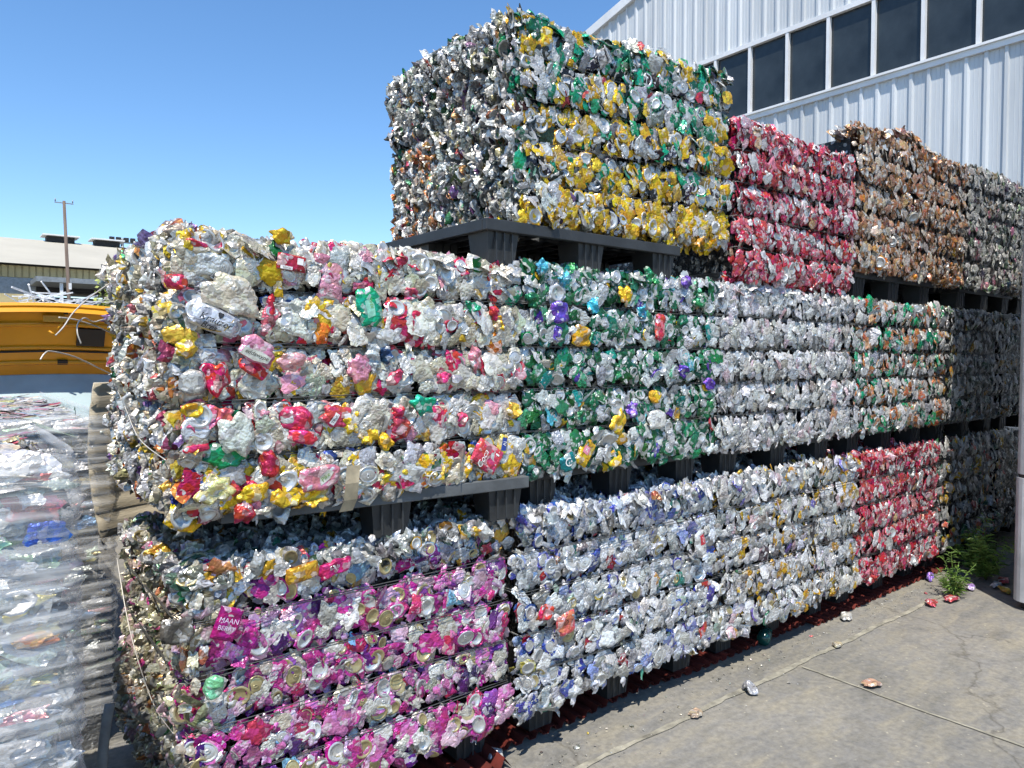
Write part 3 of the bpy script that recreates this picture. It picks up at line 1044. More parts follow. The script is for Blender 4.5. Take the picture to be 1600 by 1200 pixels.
# roof edge
rk = MB()
for a, b in ((13.2, 2.0), (2.0, -3.0)):
    za, zb = roof_z(a), (roof_z(b) if b == 2.0 else roof_z(2.0) - .235 * 5)
    if a == 2.0:
        za = roof_z(2.0)
    rk.add([(-.09, a - 3, za - .02), (-.09, b - 3, zb - .02), (-.09, b - 3, zb + .16), (-.09, a - 3, za + .16),
            (6.0, a - 3, za + .16), (6.0, b - 3, zb + .16), (.05, a - 3, za - .02), (.05, b - 3, zb - .02)],
           [(0, 1, 2, 3), (3, 2, 5, 4), (0, 6, 7, 1)])
rk.build('roof', M['trim'], bld)
MB().box(.04, .06, -5.5, 10.0, 0.0, 8.2).build('inner_lining', M['pallet'], bld)

# ------------------------------------------------------------------ white steel cabinet at the edge
def rounded_box(x0, x1, y0, y1, z0, z1, r, n=5):
    pts = []
    for cx, cy, a0 in ((x1 - r, y1 - r, 0), (x0 + r, y1 - r, 90), (x0 + r, y0 + r, 180), (x1 - r, y0 + r, 270)):
        for k in range(n + 1):
            a = R(a0 + 90 * k / n)
            pts.append((cx + r * math.cos(a), cy + r * math.sin(a)))
    m = len(pts)
    vs = [(x, y, z0) for x, y in pts] + [(x, y, z1) for x, y in pts]
    fs = [(i, (i + 1) % m, m + (i + 1) % m, m + i) for i in range(m)] + [tuple(range(m))[::-1], tuple(range(m, 2 * m))]
    return vs, fs


cab = empty('steel_cabinet', (4.86, 1.49, 0), 'tall white steel cabinet with rounded corner at the picture edge beside the shaded bales', 'cabinet')
for z0, z1, inset, nm, mt in ((.0, .05, .03, 'base', 'pallet'), (.05, .765, 0, 'lower_shell', 'white_steel'), (.766, .785, .008, 'seam', 'pallet'), (.786, 3.25, .004, 'upper_shell', 'white_steel')):
    vs, fs = rounded_box(0 + inset, 2.6 - inset, -1.5 + inset, 0 - inset, z0, z1, .07)
    MB().add(vs, fs, 0, False).build(nm, M[mt], cab)
MB().box(-.006, -.001, -.16, -.13, .16, .70).build('trim_strip', M['trim'], cab)

# ------------------------------------------------------------------ red ribbed sheets on the ground
rs = MB()
xs, prof = .95, []
while xs < 5.6:
    prof += [(xs, .004), (xs + .022, .004), (xs + .032, .024), (xs + .052, .024), (xs + .062, .004)]
    xs += .066
vs, fs = [], []
for i, (x, z) in enumerate(prof):
    dy = .012 * math.sin(1.7 * x) + (0.03 if 2.0 < x < 2.7 else 0) * math.sin((x - 2.0) * 4.5)
    vs += [(x, (2.085 if x < 3.7 else 2.03) + dy, z), (x, 3.0, z)]
    if i:
        fs.append((2 * i - 2, 2 * i, 2 * i + 1, 2 * i - 1))
rs.add(vs, fs)
o = rs.build('ribbed_metal_sheet', M['red_sheet'])
sd = o.modifiers.new('thick', 'SOLIDIFY'); sd.thickness = .0015
tag(o, 'red ribbed metal sheeting lying on the ground under the bottom bales', 'metal sheet')
bt = MB()
for k in range(3):
    x = 1.40 + k * .055
    bt.add([(x, 1.98, .006), (x + .03, 1.99, .026 + .010 * k), (x + .055, 1.98, .008), (x, 2.10, .012), (x + .03, 2.12, .035 + .01 * k), (x + .055, 2.10, .014)],
           [(0, 1, 4, 3), (1, 2, 5, 4)])
tag(bt.build('bent_metal_flap', M['red_sheet']), 'bent red metal corner curling up in front of the magenta bale', 'metal scrap')

exec_marker = 1
# ------------------------------------------------------------------ singular pieces on the bale faces
def hero_shape(wd, ht, bulge=.008, fold=.0025, seed=0, square=.25, nu=22, nv=18, edge=.10, ends=()):
    """a large crushed piece; returns (shape, height function)"""
    r = np.random.default_rng(seed)
    u, v = np.meshgrid(np.linspace(-1, 1, nu), np.linspace(-1, 1, nv))
    th = np.arctan2(v, u)
    rad = np.maximum(np.abs(u), np.abs(v))
    circ = rad / np.sqrt(u * u + v * v + 1e-9)
    sc = square + (1 - square) * circ if square < 1 else np.ones_like(u)
    for k in (2, 3, 5, 7):
        sc = sc * (1 + r.uniform(-edge, edge) * .6 * tri_wave(k * th + r.uniform(0, 6.3)))
    x, y = u * sc * wd / 2, v * sc * ht / 2
    pr = [(r.uniform(0, math.pi), r.uniform(3, 15), r.uniform(0, 6.3), r.uniform(.4, 1)) for _ in range(8)]

    def hf(X, Y):
        h = bulge * (1 - np.clip(np.abs(2 * X / wd), 0, 1) ** 2.5) * (1 - .5 * np.clip(np.abs(2 * Y / ht), 0, 1) ** 4)
        for a, f, p, q in pr:
            h = h + fold * q * min(1, 5 / f) * tri_wave((X * math.cos(a) + Y * math.sin(a)) * f / wd + p)
        return h
    n = hf(x, y) - .010 * np.clip((rad - .75) / .25, 0, 1) ** 2
    s = Shape(np.stack([x.ravel(), y.ravel(), n.ravel()], 1), grid_tris(nu, nv), 1, False)
    for e, (sg, kind) in enumerate(ends):
        L = can_lid(r, .002) if kind == 'lid' else can_bottom(r, .002)
        E = L.v.copy()
        keep = E * np.array([wd / .066 * .92, 1, 1])
        a = R(52)
        yy, zz = keep[:, 1] * math.cos(a) - keep[:, 2] * math.sin(a), keep[:, 1] * math.sin(a) + keep[:, 2] * math.cos(a)
        keep[:, 1], keep[:, 2] = sg * (-yy * .9 + ht * .46), zz * .5 + .003
        s = Shape(np.concatenate([s.v, keep]), np.concatenate([s.f, (L.f if sg < 0 else L.f[:, ::-1]) + len(s.v)]),
                  np.concatenate([s.slot, L.slot]), np.concatenate([s.smooth, L.smooth]))
    return s, hf


def text_mesh(body, size, shear=0.0, bold=0.0):
    cu = bpy.data.curves.new('lettering', 'FONT')
    cu.body = body; cu.size = size; cu.shear = shear; cu.offset = bold
    cu.align_x = 'CENTER'; cu.align_y = 'CENTER'
    cu.resolution_u = 3
    ob = bpy.data.objects.new('lettering', cu)
    COL.objects.link(ob)
    bpy.context.view_layer.update()
    dg = bpy.context.evaluated_depsgraph_get()
    me = bpy.data.meshes.new_from_object(ob.evaluated_get(dg))
    bpy.data.objects.remove(ob); bpy.data.curves.remove(cu)
    me.name = 'lettering'
    bm = bmesh.new(); bm.from_mesh(me)
    bmesh.ops.triangulate(bm, faces=bm.faces)
    bmesh.ops.subdivide_edges(bm, edges=[e for e in bm.edges if e.calc_length() > size * .3], cuts=1)
    bm.to_mesh(me); bm.free()
    return me


def drape(me, hf, at=(0, 0), rot=0.0, lift=.0016):
    c, s = math.cos(rot), math.sin(rot)
    co = np.empty(len(me.vertices) * 3); me.vertices.foreach_get('co', co); co = co.reshape(-1, 3)
    x, y = co[:, 0] * c - co[:, 1] * s + at[0], co[:, 0] * s + co[:, 1] * c + at[1]
    out = np.stack([x, y, hf(x, y) + lift], 1)
    me.vertices.foreach_set('co', out.ravel()); me.update()


def patch_mesh(outline, n=6):
    """small flat printed field from an outline, finely cut so that it can follow the folds"""
    bm = bmesh.new()
    f = bm.faces.new([bm.verts.new((x, y, 0)) for x, y in outline])
    bmesh.ops.triangulate(bm, faces=[f])
    for _ in range(2):
        bmesh.ops.subdivide_edges(bm, edges=bm.edges[:], cuts=1, use_grid_fill=True)
    me = bpy.data.meshes.new('print')
    bm.to_mesh(me); bm.free()
    return me


def rect(w_, h_, cx=0, cy=0):
    return [(cx - w_ / 2, cy - h_ / 2), (cx + w_ / 2, cy - h_ / 2), (cx + w_ / 2, cy + h_ / 2), (cx - w_ / 2, cy + h_ / 2)]


def hero(bale, px, py, wpx, hpx, ink, rot=0, seed=0, name='crushed_can', label=None, prints=(), out=.012, gold=0.0, tilt=(0, 0), **kw):
    """piece centred where that spot of the bale face lies; size in centimetres on the face"""
    root = BALES[bale]
    X, Z = on_front(px, py, root.location.y)
    s, hf = hero_shape(wpx / 100, hpx / 100, seed=seed, **kw)
    o = link(name, shape_mesh(s, name, [M['bare'], M['ink']]), root)
    o.color = (*lin(ink), gold)
    a = R(rot)
    A = Vector((math.cos(a), tilt[0], math.sin(a))).normalized()
    Nn = Vector((tilt[0], -1, tilt[1])).normalized()
    B = Nn.cross(A).normalized(); A = B.cross(Nn)
    m = Matrix.Identity(4)
    for i in range(3):
        m[i][0], m[i][1], m[i][2] = A[i], B[i], Nn[i]
    for i in range(3):
        m[i][2] *= .8
    m[0][3], m[1][3], m[2][3] = X - root.location.x, -out, Z - root.location.z
    o.matrix_local = m
    if label:
        o['label'] = label
    for pr in prints:
        if pr[0] == 'text':
            _, body, size, at, rt, mat, shear = pr
            me = text_mesh(body, size, shear)
            nm = 'lettering'
        else:
            _, outline, at, rt, mat = pr
            me = patch_mesh(outline); nm = 'print'
        drape(me, hf, at, R(rt), .0034 if pr[0] == 'text' else .0014)
        me.materials.append(M[mat])
        link(nm, me, o)
    return o


shield = [(-.006, .008), (.006, .008), (.0075, .004), (.006, -.003), (0, -.009), (-.006, -.003), (-.0075, .004)]
ring = [(.0)]
# mixed bale
hero('mixed', 332, 500, 6.4, 12.4, 'cdd0d6', rot=68, seed=31, label='white can with black script lettering and a crest', bulge=.016, fold=.0012, square=.75, edge=.04, out=.02, ends=((1, 'bottom'), (-1, 'lid')),
     prints=(('text', 'Krauzer', .026, (-.004, .0), -90, 'black_ink', .25), ('text', 'Bres', .022, (-.023, .010), -90, 'black_ink', .25),
             ('patch', shield, (.014, -.008), -90, 'black_ink'), ('patch', rect(.003, .05), (-.029, 0), 12, 'gold_ink'), ('patch', rect(.0025, .04), (.0, -.036), 70, 'gold_ink')))
hero('mixed', 572, 480, 8.0, 12.0, '17a57c', rot=14, seed=32, label='flattened emerald green can with pale print', bulge=.005, fold=.003, square=.45, edge=.10, out=.028,
     prints=(('patch', [(-.014, -.028), (.012, -.024), (.015, .010), (.006, .026), (-.012, .024)], (-.004, -.004), 0, 'mint_ink'), ('text', 'REAL', .013, (.003, .010), 90, 'green_ink', 0), ('patch', [(-.005, -.008), (.006, -.006), (.004, .009), (-.006, .007)], (.024, .012), 0, 'mint_ink')))
hero('mixed', 358, 462, 15, 10, 'd3c9b2', rot=-18, seed=33, label='large crumpled cream sheet', bulge=.003, fold=.012, square=.2, edge=.30, out=.028)
hero('mixed', 398, 548, 10.5, 6.5, 'd58aa0', rot=-24, seed=34, label='flattened pink and pale can with slanted black lettering', bulge=.005, fold=.0035, square=.4, edge=.18, out=.028,
     prints=(('patch', [(-.042, -.012), (.0, -.016), (.036, -.010), (.041, .008), (.012, .013), (-.036, .010)], (0, -.013), 0, 'pale_ink'), ('text', 'eddawype', .016, (0, -.012), 0, 'black_ink', .3)))
hero('mixed', 335, 590, 7.5, 8.5, 'd02a48', rot=20, seed=35, bulge=.008, fold=.010, square=.2, edge=.28, out=.016,
     prints=(('text', 'Ca', .018, (.008, -.004), 40, 'black_ink', .3),))
hero('mixed', 396, 575, 8.5, 4.5, 'd42a46', rot=-30, seed=36, bulge=.008, fold=.008, square=.4, edge=.1, out=.014)
hero('mixed', 299, 598, 6.8, 6.8, 'b3b1ab', rot=0, seed=37, bulge=.012, fold=.002, square=.1, edge=.05, out=.016)
hero('mixed', 366, 678, 9.5, 10.5, 'cdd2c6', rot=8, seed=38, label='large smooth pale grey-green sheet', bulge=.003, fold=.0045, square=.15, edge=.25, out=.028)
hero('mixed', 348, 712, 11.5, 6.0, '168a56', rot=-14, seed=39, label='smooth dark green sheet', bulge=.004, fold=.004, square=.2, edge=.3, out=.010)
hero('mixed', 303, 672, 7.2, 7.2, 'c2c4c8', rot=0, seed=40, bulge=-.010, fold=.001, square=.05, edge=.03, out=.022)
hero('mixed', 304, 700, 7.0, 2.2, 'd43a5a', rot=4, seed=41, bulge=.006, fold=.001, square=.5, edge=.08, out=.020)
hero('mixed', 655, 632, 9.5, 5.5, '17a37e', rot=-6, seed=42, label='crumpled teal green foil', bulge=.006, fold=.010, square=.2, edge=.3, out=.028)
hero('mixed', 755, 712, 9.0, 12.0, 'd94862', rot=58, seed=43, label='flat red can with white cursive lettering', bulge=.004, fold=.0012, square=.8, edge=.06, out=.028,
     prints=(('text', 'Coca', .030, (-.018, .018), 0, 'white_ink', .35), ('patch', rect(.016, .006), (.022, -.030), 90, 'white_ink')))
hero('mixed', 783, 695, 4.0, 7.5, 'd8c25a', rot=-10, seed=44, bulge=.006, fold=.002, square=.6, edge=.08, out=.012,
     prints=(('patch', rect(.020, .045), (0, .004), 0, 'blue_ink'), ('text', 'AJ', .018, (0, .006), 90, 'white_ink', 0)))
hero('mixed', 495, 745, 12.5, 7.0, 'cf7f8c', rot=8, seed=45, label='crumpled pink can with green lettering', bulge=.008, fold=.005, square=.4, edge=.12, out=.028,
     prints=(('patch', [(-.026, -.008), (.004, -.013), (.027, -.006), (.022, .011), (-.012, .012)], (.012, 0), 35, 'pale_ink'), ('text', 'Pike', .017, (.012, 0), 35, 'green_ink', .2)))
hero('mixed', 452, 412, 8.5, 4.6, 'b52a3c', rot=-6, seed=46, label='red can panel with barcode and lettering', bulge=.003, fold=.0012, square=.85, edge=.05, out=.028,
     prints=(('patch', rect(.018, .018), (.020, .006), 0, 'white_ink'), ('patch', rect(.034, .009), (-.018, -.017), 0, 'white_ink'), ('text', 'PEARL', .009, (-.018, -.017), 180, 'black_ink', 0)))
hero('mixed', 500, 412, 5.5, 6.0, 'd58a98', rot=-8, seed=47, bulge=.005, fold=.004, square=.5, edge=.1, out=.012)
hero('mixed', 462, 655, 10.0, 7.5, 'd23a62', rot=-10, seed=48, bulge=.006, fold=.011, square=.2, edge=.28, out=.016)
hero('mixed', 470, 682, 8.5, 4.2, 'd93a66', rot=-12, seed=49, bulge=.007, fold=.004, square=.2, edge=.2, out=.022)
hero('mixed', 525, 650, 9.5, 6.5, 'c94458', rot=-14, seed=50, bulge=.006, fold=.006, square=.4, edge=.2, out=.014,
     prints=(('patch', rect(.016, .036), (-.012, -.010), -18, 'white_ink'), ('text', 'TRUL', .012, (-.012, -.010), 72, 'black_ink', 0), ('patch', rect(.020, .020), (.028, .004), 25, 'white_ink')))
for i, (px, py, a, b, c, rt) in enumerate(((545, 660, 6, 6, 'd8b128', 0), (575, 680, 6.5, 5, 'd9b32a', 20), (600, 690, 5, 6, 'd6ac22', 40), (640, 735, 9, 7, 'd9b738', 10), (600, 745, 5, 5, 'dcb62a', 0), (395, 770, 8, 6, 'd9b22a', 12), (335, 765, 9.5, 7, 'd6cf8e', -8),
                                           (445, 775, 9, 6, 'dcb42a', -10), (490, 775, 8, 5, 'dcb82c', 20), (300, 640, 6, 4, 'd8ad24', 10), (290, 545, 5, 5, 'd7b22e', 30), (480, 765, 5, 5, 'd9b22a', 0), (800, 640, 5, 7, 'd9b944', 70),
                                           (775, 505, 4, 6, 'cfa32a', 15), (680, 735, 6, 5, 'd8b84c', 0), (725, 730, 5, 8, 'd9b22a', -30), (290, 375, 4, 6, 'd2b02c', 0), (440, 370, 7, 4, 'd4ae2a', 0), (520, 420, 5, 4, 'd8c06a', 0))):
    hero('mixed', px, py, a, b, c, rot=rt, seed=60 + i, bulge=.006, fold=.009, square=.15, edge=.30, out=.014)
for i, (px, py, a, b, c, rt) in enumerate(((420, 725, 5.5, 8, 'a8243a', 10), (380, 800, 6, 6, 'b53043', 0), (345, 650, 6, 5, 'd8626a', 0), (620, 645, 5, 4, 'd23a5a', 0), (625, 665, 7, 7, 'b9454f', -20), (720, 655, 4, 5, 'd8466a', 0),
                                           (560, 575, 8, 8, 'dc93a4', 20), (580, 555, 5, 9, 'b4bcbd', 0), (690, 590, 5, 4, 'd23c6a', 0), (615, 590, 7, 4, 'c9405a', 30), (740, 560, 5, 8, 'd88a9a', 10), (770, 490, 5, 5, 'c22f4c', 0), (610, 515, 6, 4, 'a92a36', 0),
                                           (600, 555, 4, 6, '24456a', 0), (455, 565, 8, 5, 'd9a0a4', -5), (640, 460, 5, 4, 'd3577c', 0), (735, 480, 5, 4, '1a9a70', 0), (275, 440, 6, 4, 'b32c40', 0), (300, 385, 7, 3.5, 'c23a4a', -10))):
    hero('mixed', px, py, a, b, c, rot=rt, seed=90 + i, bulge=.006, fold=.008, square=.15, edge=.28, out=.013)
tape = MB()
pts = [(-.004, 0, .05), (-.012, -.006, .0), (-.012, .004, -.05), (-.02, .02, -.085)]
tape.add([(x - .022, y - .03, z) for x, y, z in pts] + [(x + .022, y - .028, z) for x, y, z in pts], [(i, i + 4, i + 5, i + 1) for i in range(3)])
X, Z = on_front(541, 750)
M['tape'] = simple('dirty_tape', 'a3967c', .5, 0, .2, 20)
o = tape.build('tape_strip', M['tape'], BALES['mixed']); o.location = (X - BALES['mixed'].location.x, -.014, Z - BALES['mixed'].location.z)
o['label'] = 'dangling strip of brown tape'
# green bale
hero('green', 972, 462, 7, 7, 'cf9f1e', rot=20, seed=130, bulge=.010, fold=.008, square=.2, edge=.3, out=.022, label='torn golden yellow foil')
hero('green', 905, 525, 9.5, 8, 'd2a420', rot=-10, seed=131, bulge=.010, fold=.007, square=.4, edge=.15, out=.018)
hero('green', 872, 488, 9, 8, '6a49b4', rot=10, seed=132, bulge=.010, fold=.007, square=.4, edge=.18, out=.016, label='crumpled purple foil')
hero('green', 868, 522, 5, 6, '6444b0', rot=0, seed=133, bulge=.008, fold=.006, square=.4, edge=.15, out=.014)
hero('green', 1028, 512, 6, 11, 'cb3a4c', rot=-8, seed=134, bulge=.008, fold=.004, square=.6, edge=.1, out=.016)
hero('green', 1022, 655, 11.5, 8, 'd9d7d0', rot=0, seed=135, bulge=.012, fold=.005, square=.3, edge=.1, out=.022, label='crumpled white foil blob')
hero('green', 962, 660, 11, 7, 'd9b62e', rot=45, seed=136, bulge=.010, fold=.005, square=.3, edge=.2, out=.018)
hero('green', 1020, 620, 6.5, 5.5, 'd3ac26', rot=0, seed=137, bulge=.010, fold=.007, square=.3, edge=.2, out=.016)
hero('green', 912, 706, 7, 11, 'd8b12a', rot=-35, seed=138, bulge=.005, fold=.002, square=.7, edge=.08, out=.016,
     prints=(('patch', rect(.03, .03), (-.008, .006), 0, 'pink_ink'), ('text', 'K', .024, (-.008, .006), 0, 'white_ink', 0)))
hero('green', 884, 722, 8, 7, '16787a', rot=20, seed=139, bulge=.004, fold=.0012, square=.4, edge=.08, out=.020, label='teal can panel with a white letter',
     prints=(('text', 'C', .046, (-.008, .004), -10, 'white_ink', 0), ('text', 'c', .022, (-.004, .002), -10, 'white_ink', 0)))
hero('green', 957, 715, 7, 7, 'dab524', rot=0, seed=140, bulge=.010, fold=.007, square=.3, edge=.2, out=.018)
for i, (px, py, c) in enumerate(((845, 420, '4fb0cf'), (880, 437, '3fa3bb'), (925, 478, '45b3cc'), (1000, 488, '3c9ac2'), (1070, 442, '6440a6'), (1105, 600, '6a47ab'), (1065, 578, '5f3fa8'), (985, 640, '7a53b8'), (832, 470, '1b6a45'), (965, 580, '1e6f4a'), (1090, 470, '247a4c'), (905, 650, '1c6844'), (1010, 430, '2d8a58'))):
    hero('green', px, py, 6.5, 5.5, c, rot=i * 37, seed=150 + i, bulge=.006, fold=.009, square=.15, edge=.3, out=.014)
# magenta bale
hero('magenta', 352, 972, 6.6, 8.8, 'ad1f78', rot=-22, seed=180, bulge=.003, fold=.0012, square=.92, edge=.03, out=.024, label='magenta can panel with pale block lettering',
     prints=(('text', 'MAAN', .019, (-.002, .010), 0, 'lilac_ink', 0), ('text', 'BERRY', .017, (-.002, -.010), 0, 'lilac_ink', 0)))
hero('magenta', 331, 1070, 5.4, 6.4, '7fc79a', rot=0, seed=181, bulge=.012, fold=.003, square=.15, edge=.08, out=.022, label='mint green dented can end')
hero('magenta', 470, 893, 10, 5, 'c08a2c', rot=8, seed=182, bulge=.008, fold=.002, square=.7, edge=.06, out=.018, label='long crushed orange and magenta can')
hero('magenta', 520, 885, 10, 5, 'c4286e', rot=10, seed=183, bulge=.006, fold=.005, square=.5, edge=.18, out=.020, prints=(('text', 'ola', .018, (0, .006), 0, 'white_ink', .2),))
hero('magenta', 275, 985, 8, 7, '6a665e', rot=-6, seed=184, bulge=.004, fold=.005, square=.6, edge=.1, out=.014)
# blue and white bale
hero('blue', 880, 972, 9.5, 9, 'd5685e', rot=10, seed=190, bulge=.008, fold=.004, square=.5, edge=.12, out=.022, label='coral red crumpled can panel', prints=(('text', 'O', .03, (-.012, .01), -20, 'black_ink', .2),))
hero('blue', 848, 955, 8, 6, 'cf2a36', rot=-20, seed=191, bulge=.010, fold=.007, square=.3, edge=.2, out=.018)
hero('blue', 1090, 848, 6.5, 12, 'd3d2d0', rot=14, seed=192, bulge=.008, fold=.003, square=.5, edge=.08, out=.020, label='white can with a red panel',
     prints=(('patch', rect(.030, .045), (.006, .018), 0, 'red_ink'), ('text', 'ALU', .014, (.006, .018), 90, 'white_ink', 0))) if 'red_ink' in M else None
# loose wire ends curling off the left end of the mixed bale
def loose_wire(parent, pts, r=.0022):
    P = [Vector(p) for p in pts]
    out = []
    for i in range(len(P) - 1):
        p0, p1, p2, p3 = P[max(i - 1, 0)], P[i], P[i + 1], P[min(i + 2, len(P) - 1)]
        for k in range(6):
            t = k / 6
            out.append(.5 * ((2 * p1) + (p2 - p0) * t + (2 * p0 - 5 * p1 + 4 * p2 - p3) * t * t + (3 * p1 - p0 - 3 * p2 + p3) * t ** 3))
    out.append(P[-1])
    return MB().tube(out, r, 5).build('wire', M['wire_lt'], parent)


def at_y(px, py, Y, root):
    X, Z = on_front(px, py, Y)
    return (X - root.location.x, Y - root.location.y, Z - root.location.z)


mb_ = BALES['mixed']
loose_wire(mb_, [at_y(x, y, Y, mb_) for x, y, Y in ((175, 440, 2.7), (140, 465, 2.6), (115, 488, 2.5), (100, 510, 2.45), (87, 524, 2.42))])
loose_wire(mb_, [at_y(x, y, Y, mb_) for x, y, Y in ((178, 522, 2.7), (150, 510, 2.62), (120, 500, 2.55), (92, 496, 2.5))])
loose_wire(mb_, [at_y(x, y, Y, mb_) for x, y, Y in ((178, 516, 2.7), (164, 500, 2.66), (147, 503, 2.6), (132, 497, 2.55), (122, 505, 2.52), (121, 520, 2.5), (127, 537, 2.5))])
loose_wire(mb_, [at_y(x, y, Y, mb_) for x, y, Y in ((180, 588, 2.72), (150, 573, 2.62), (115, 557, 2.52), (80, 549, 2.45), (70, 552, 2.43), (63, 562, 2.42))])
loose_wire(mb_, [(-.03, .75, .36), (-.035, .5, .27), (-.04, .28, .19), (-.03, .02, .155)], .0016)
loose_wire(BALES['magenta'], [(-.03, .7, .62), (-.04, .45, .45), (-.035, .2, .33), (-.02, .03, .30)], .0016)

# ------------------------------------------------------------------ film-wrapped stacks at the near end
PAL['wrapped'] = [('c9cac8', 6), ('dcdad6', 5), ('a9adb0', 4), ('b5c4b3', 2.2), ('8fb38f', 1.2), ('c98d92', 1.4), ('bf4a55', .9), ('d3c48a', 1.6), ('6f8fc0', .5), ('8f8a86', 2.5), ('4a4c4e', 1), ('c98a5a', .5)]
PAL['wrapped_top'] = [('d6d2cb', 6), ('c9c2b4', 4), ('d9c7b5', 2.5), ('cf9a9c', 2), ('b9cdb5', 2), ('d6c58f', 1.8), ('c75a66', .8), ('9fb6c9', .8), ('8f8a82', 1.6)]


def film_material():
    m, t, p = new_mat('stretch_film')
    tc = N(t, 'ShaderNodeTexCoord')
    mp = N(t, 'ShaderNodeMapping')
    mp.inputs['Scale'].default_value = (2.2, 2.2, 30.0)
    mp.inputs['Rotation'].default_value = (0, R(7), 0)
    t.links.new(tc.outputs['Object'], mp.inputs['Vector'])
    st = noise(t, mp.outputs[0], 1.5, 5.0, 0.6, 0.8)
    p.inputs['Base Color'].default_value = (.62, .63, .64, 1)
    p.inputs['Roughness'].default_value = .32
    b = N(t, 'ShaderNodeBump', i_Strength=0.5, i_Distance=0.004)
    t.links.new(st, b.inputs['Height'])
    t.links.new(b.outputs[0], p.inputs['Normal'])
    tr = N(t, 'ShaderNodeBsdfTransparent')
    mx = N(t, 'ShaderNodeMixShader')
    t.links.new(ramp(t, st, .40, .74, (.20, .20, .20, 1), (.62, .62, .62, 1)), mx.inputs[0])
    t.links.new(tr.outputs[0], mx.inputs[1])
    t.links.new(p.outputs[0], mx.inputs[2])
    t.links.new(mx.outputs[0], t.nodes['Material Output'].inputs['Surface'])
    return m


M['film'] = film_material()


def wrapped_stack(label, x0, x1, y0, y1, H, courses, seed, vis, nf, ntop):
    """vis: how much of the front, measured from the right corner, carries pieces"""
    r = np.random.default_rng(seed)
    root = empty('wrapped_bale_stack', (x0, y0, 0), label, 'wrapped stack', 'film-wrapped stacks of crushed packaging')
    W, D = x1 - x0, y1 - y0
    ms = Mass()
    ms.box((.03, .03, .0), (W - .03, D - .02, H - .03), (.25, .25, .25))
    ch = H / courses

    def edge(z):
        hh = (z / ch) % 1.0
        return .010 * np.sin(math.pi * hh) ** .5 - .012 + .003 * np.sin(z * 31 + seed)
    kinds = [('m_sheet', 3), ('strip', 2), ('sliver', 5), ('m_crumple', 1.5), ('m_disc', .3)]

    def stretch(n, a, b):
        k = r.uniform(a, b, n)
        return np.stack([k * r.uniform(1.1, 2.2, n), k * .9, k * .35], 1)
    s, z = W - .055 - vis * r.random(nf), r.uniform(.25 * H, H, nf)
    ms.scatter(kinds, np.stack([s, -edge(z) + r.uniform(0, .03, nf), z - .012], 1), frames(nf, (0, -1, .25), (0, 0, 1), R(10), .22, r), stretch(nf, .5, 1.2), inks(PAL['wrapped'], nf, r), lids(0, nf, r)[0], r)
    n = ntop
    s, yy = W - .06 - (W - .1) * r.random(n), D * r.random(n)
    ms.scatter(kinds, np.stack([s, yy, H - .012 - r.uniform(0, .03, n) - .02 * np.clip(1 - yy / .06, 0, 1) ** 2], 1), frames(n, (0, -.1, 1), (0, 1, 0), R(8), .2, r), stretch(n, .6, 1.2), inks(PAL['wrapped_top'], n, r), lids(0, n, r)[0], r)
    n = nf // 2
    yy, z = .05 + (D - .1) * r.random(n), r.uniform(.2 * H, H, n)
    ms.scatter(kinds, np.stack([W + edge(z) - r.uniform(0, .03, n), yy, z - .01], 1), frames(n, (1, 0, .15), (0, 0, 1), R(8), .2, r), stretch(n, .5, .9), inks(PAL['wrapped'], n, r), lids(0, n, r)[0], r)
    if seed == 3:
        one = np.array([[W - .035, -.012, H - .145]])
        ms.add(SH['crumple'][3], one, frames(1, (0, -1, .1), (0, 0, 1), .01, .05, r), np.array([[1.1, .8, .4]]), np.array([lin('3f6fc0')]), np.array([lin('c9c9c7')]))
    ms.build('packed_scrap', [M['bare_mass'], M['ink_mass']], root)
    # stretch film round front, right side and back, pleated
    mb = MB()
    path = [(W - (W - .02) * (1 - i / 26), -.014, 0, -1) for i in range(27)] + [(W + .012, .012, .7, -.7)] + [(W + .016, .02 + (D - .02) * i / 10, 1, 0) for i in range(11)]
    rows = 110
    vs, fs = [], []
    for j in range(rows):
        z = H * (.12 + .885 * j / (rows - 1))
        for i, (x, y, nx, ny) in enumerate(path):
            a = i / len(path)
            o = float(edge(np.array(z))) + .004 * math.sin(j * 1.9 + a * 9) + .003 * math.sin(j * .83 - a * 17) + r.normal(0, .0012)
            k = .004 if j == rows - 1 else 0
            vs.append((x + nx * (o + .014), y + ny * (o + .014), z + k))
    m = len(path)
    for j in range(rows - 1):
        for i in range(m - 1):
            fs.append((j * m + i, j * m + i + 1, (j + 1) * m + i + 1, (j + 1) * m + i))
    mb.add(vs, fs, 0, True)
    mb.build('stretch_film', M['film'], root)
    return root


wrapped_stack('film-wrapped stack of crushed packaging, nearest at the picture edge', -.75, .200, 1.70, 2.52, 1.25, 8, 3, .85, 3200, 1900)
wrapped_stack('film-wrapped stack standing behind the nearest wrapped stack, half hidden', -.9, .485, 3.02, 5.4, 1.235, 6, 4, .85, 1000, 2300)

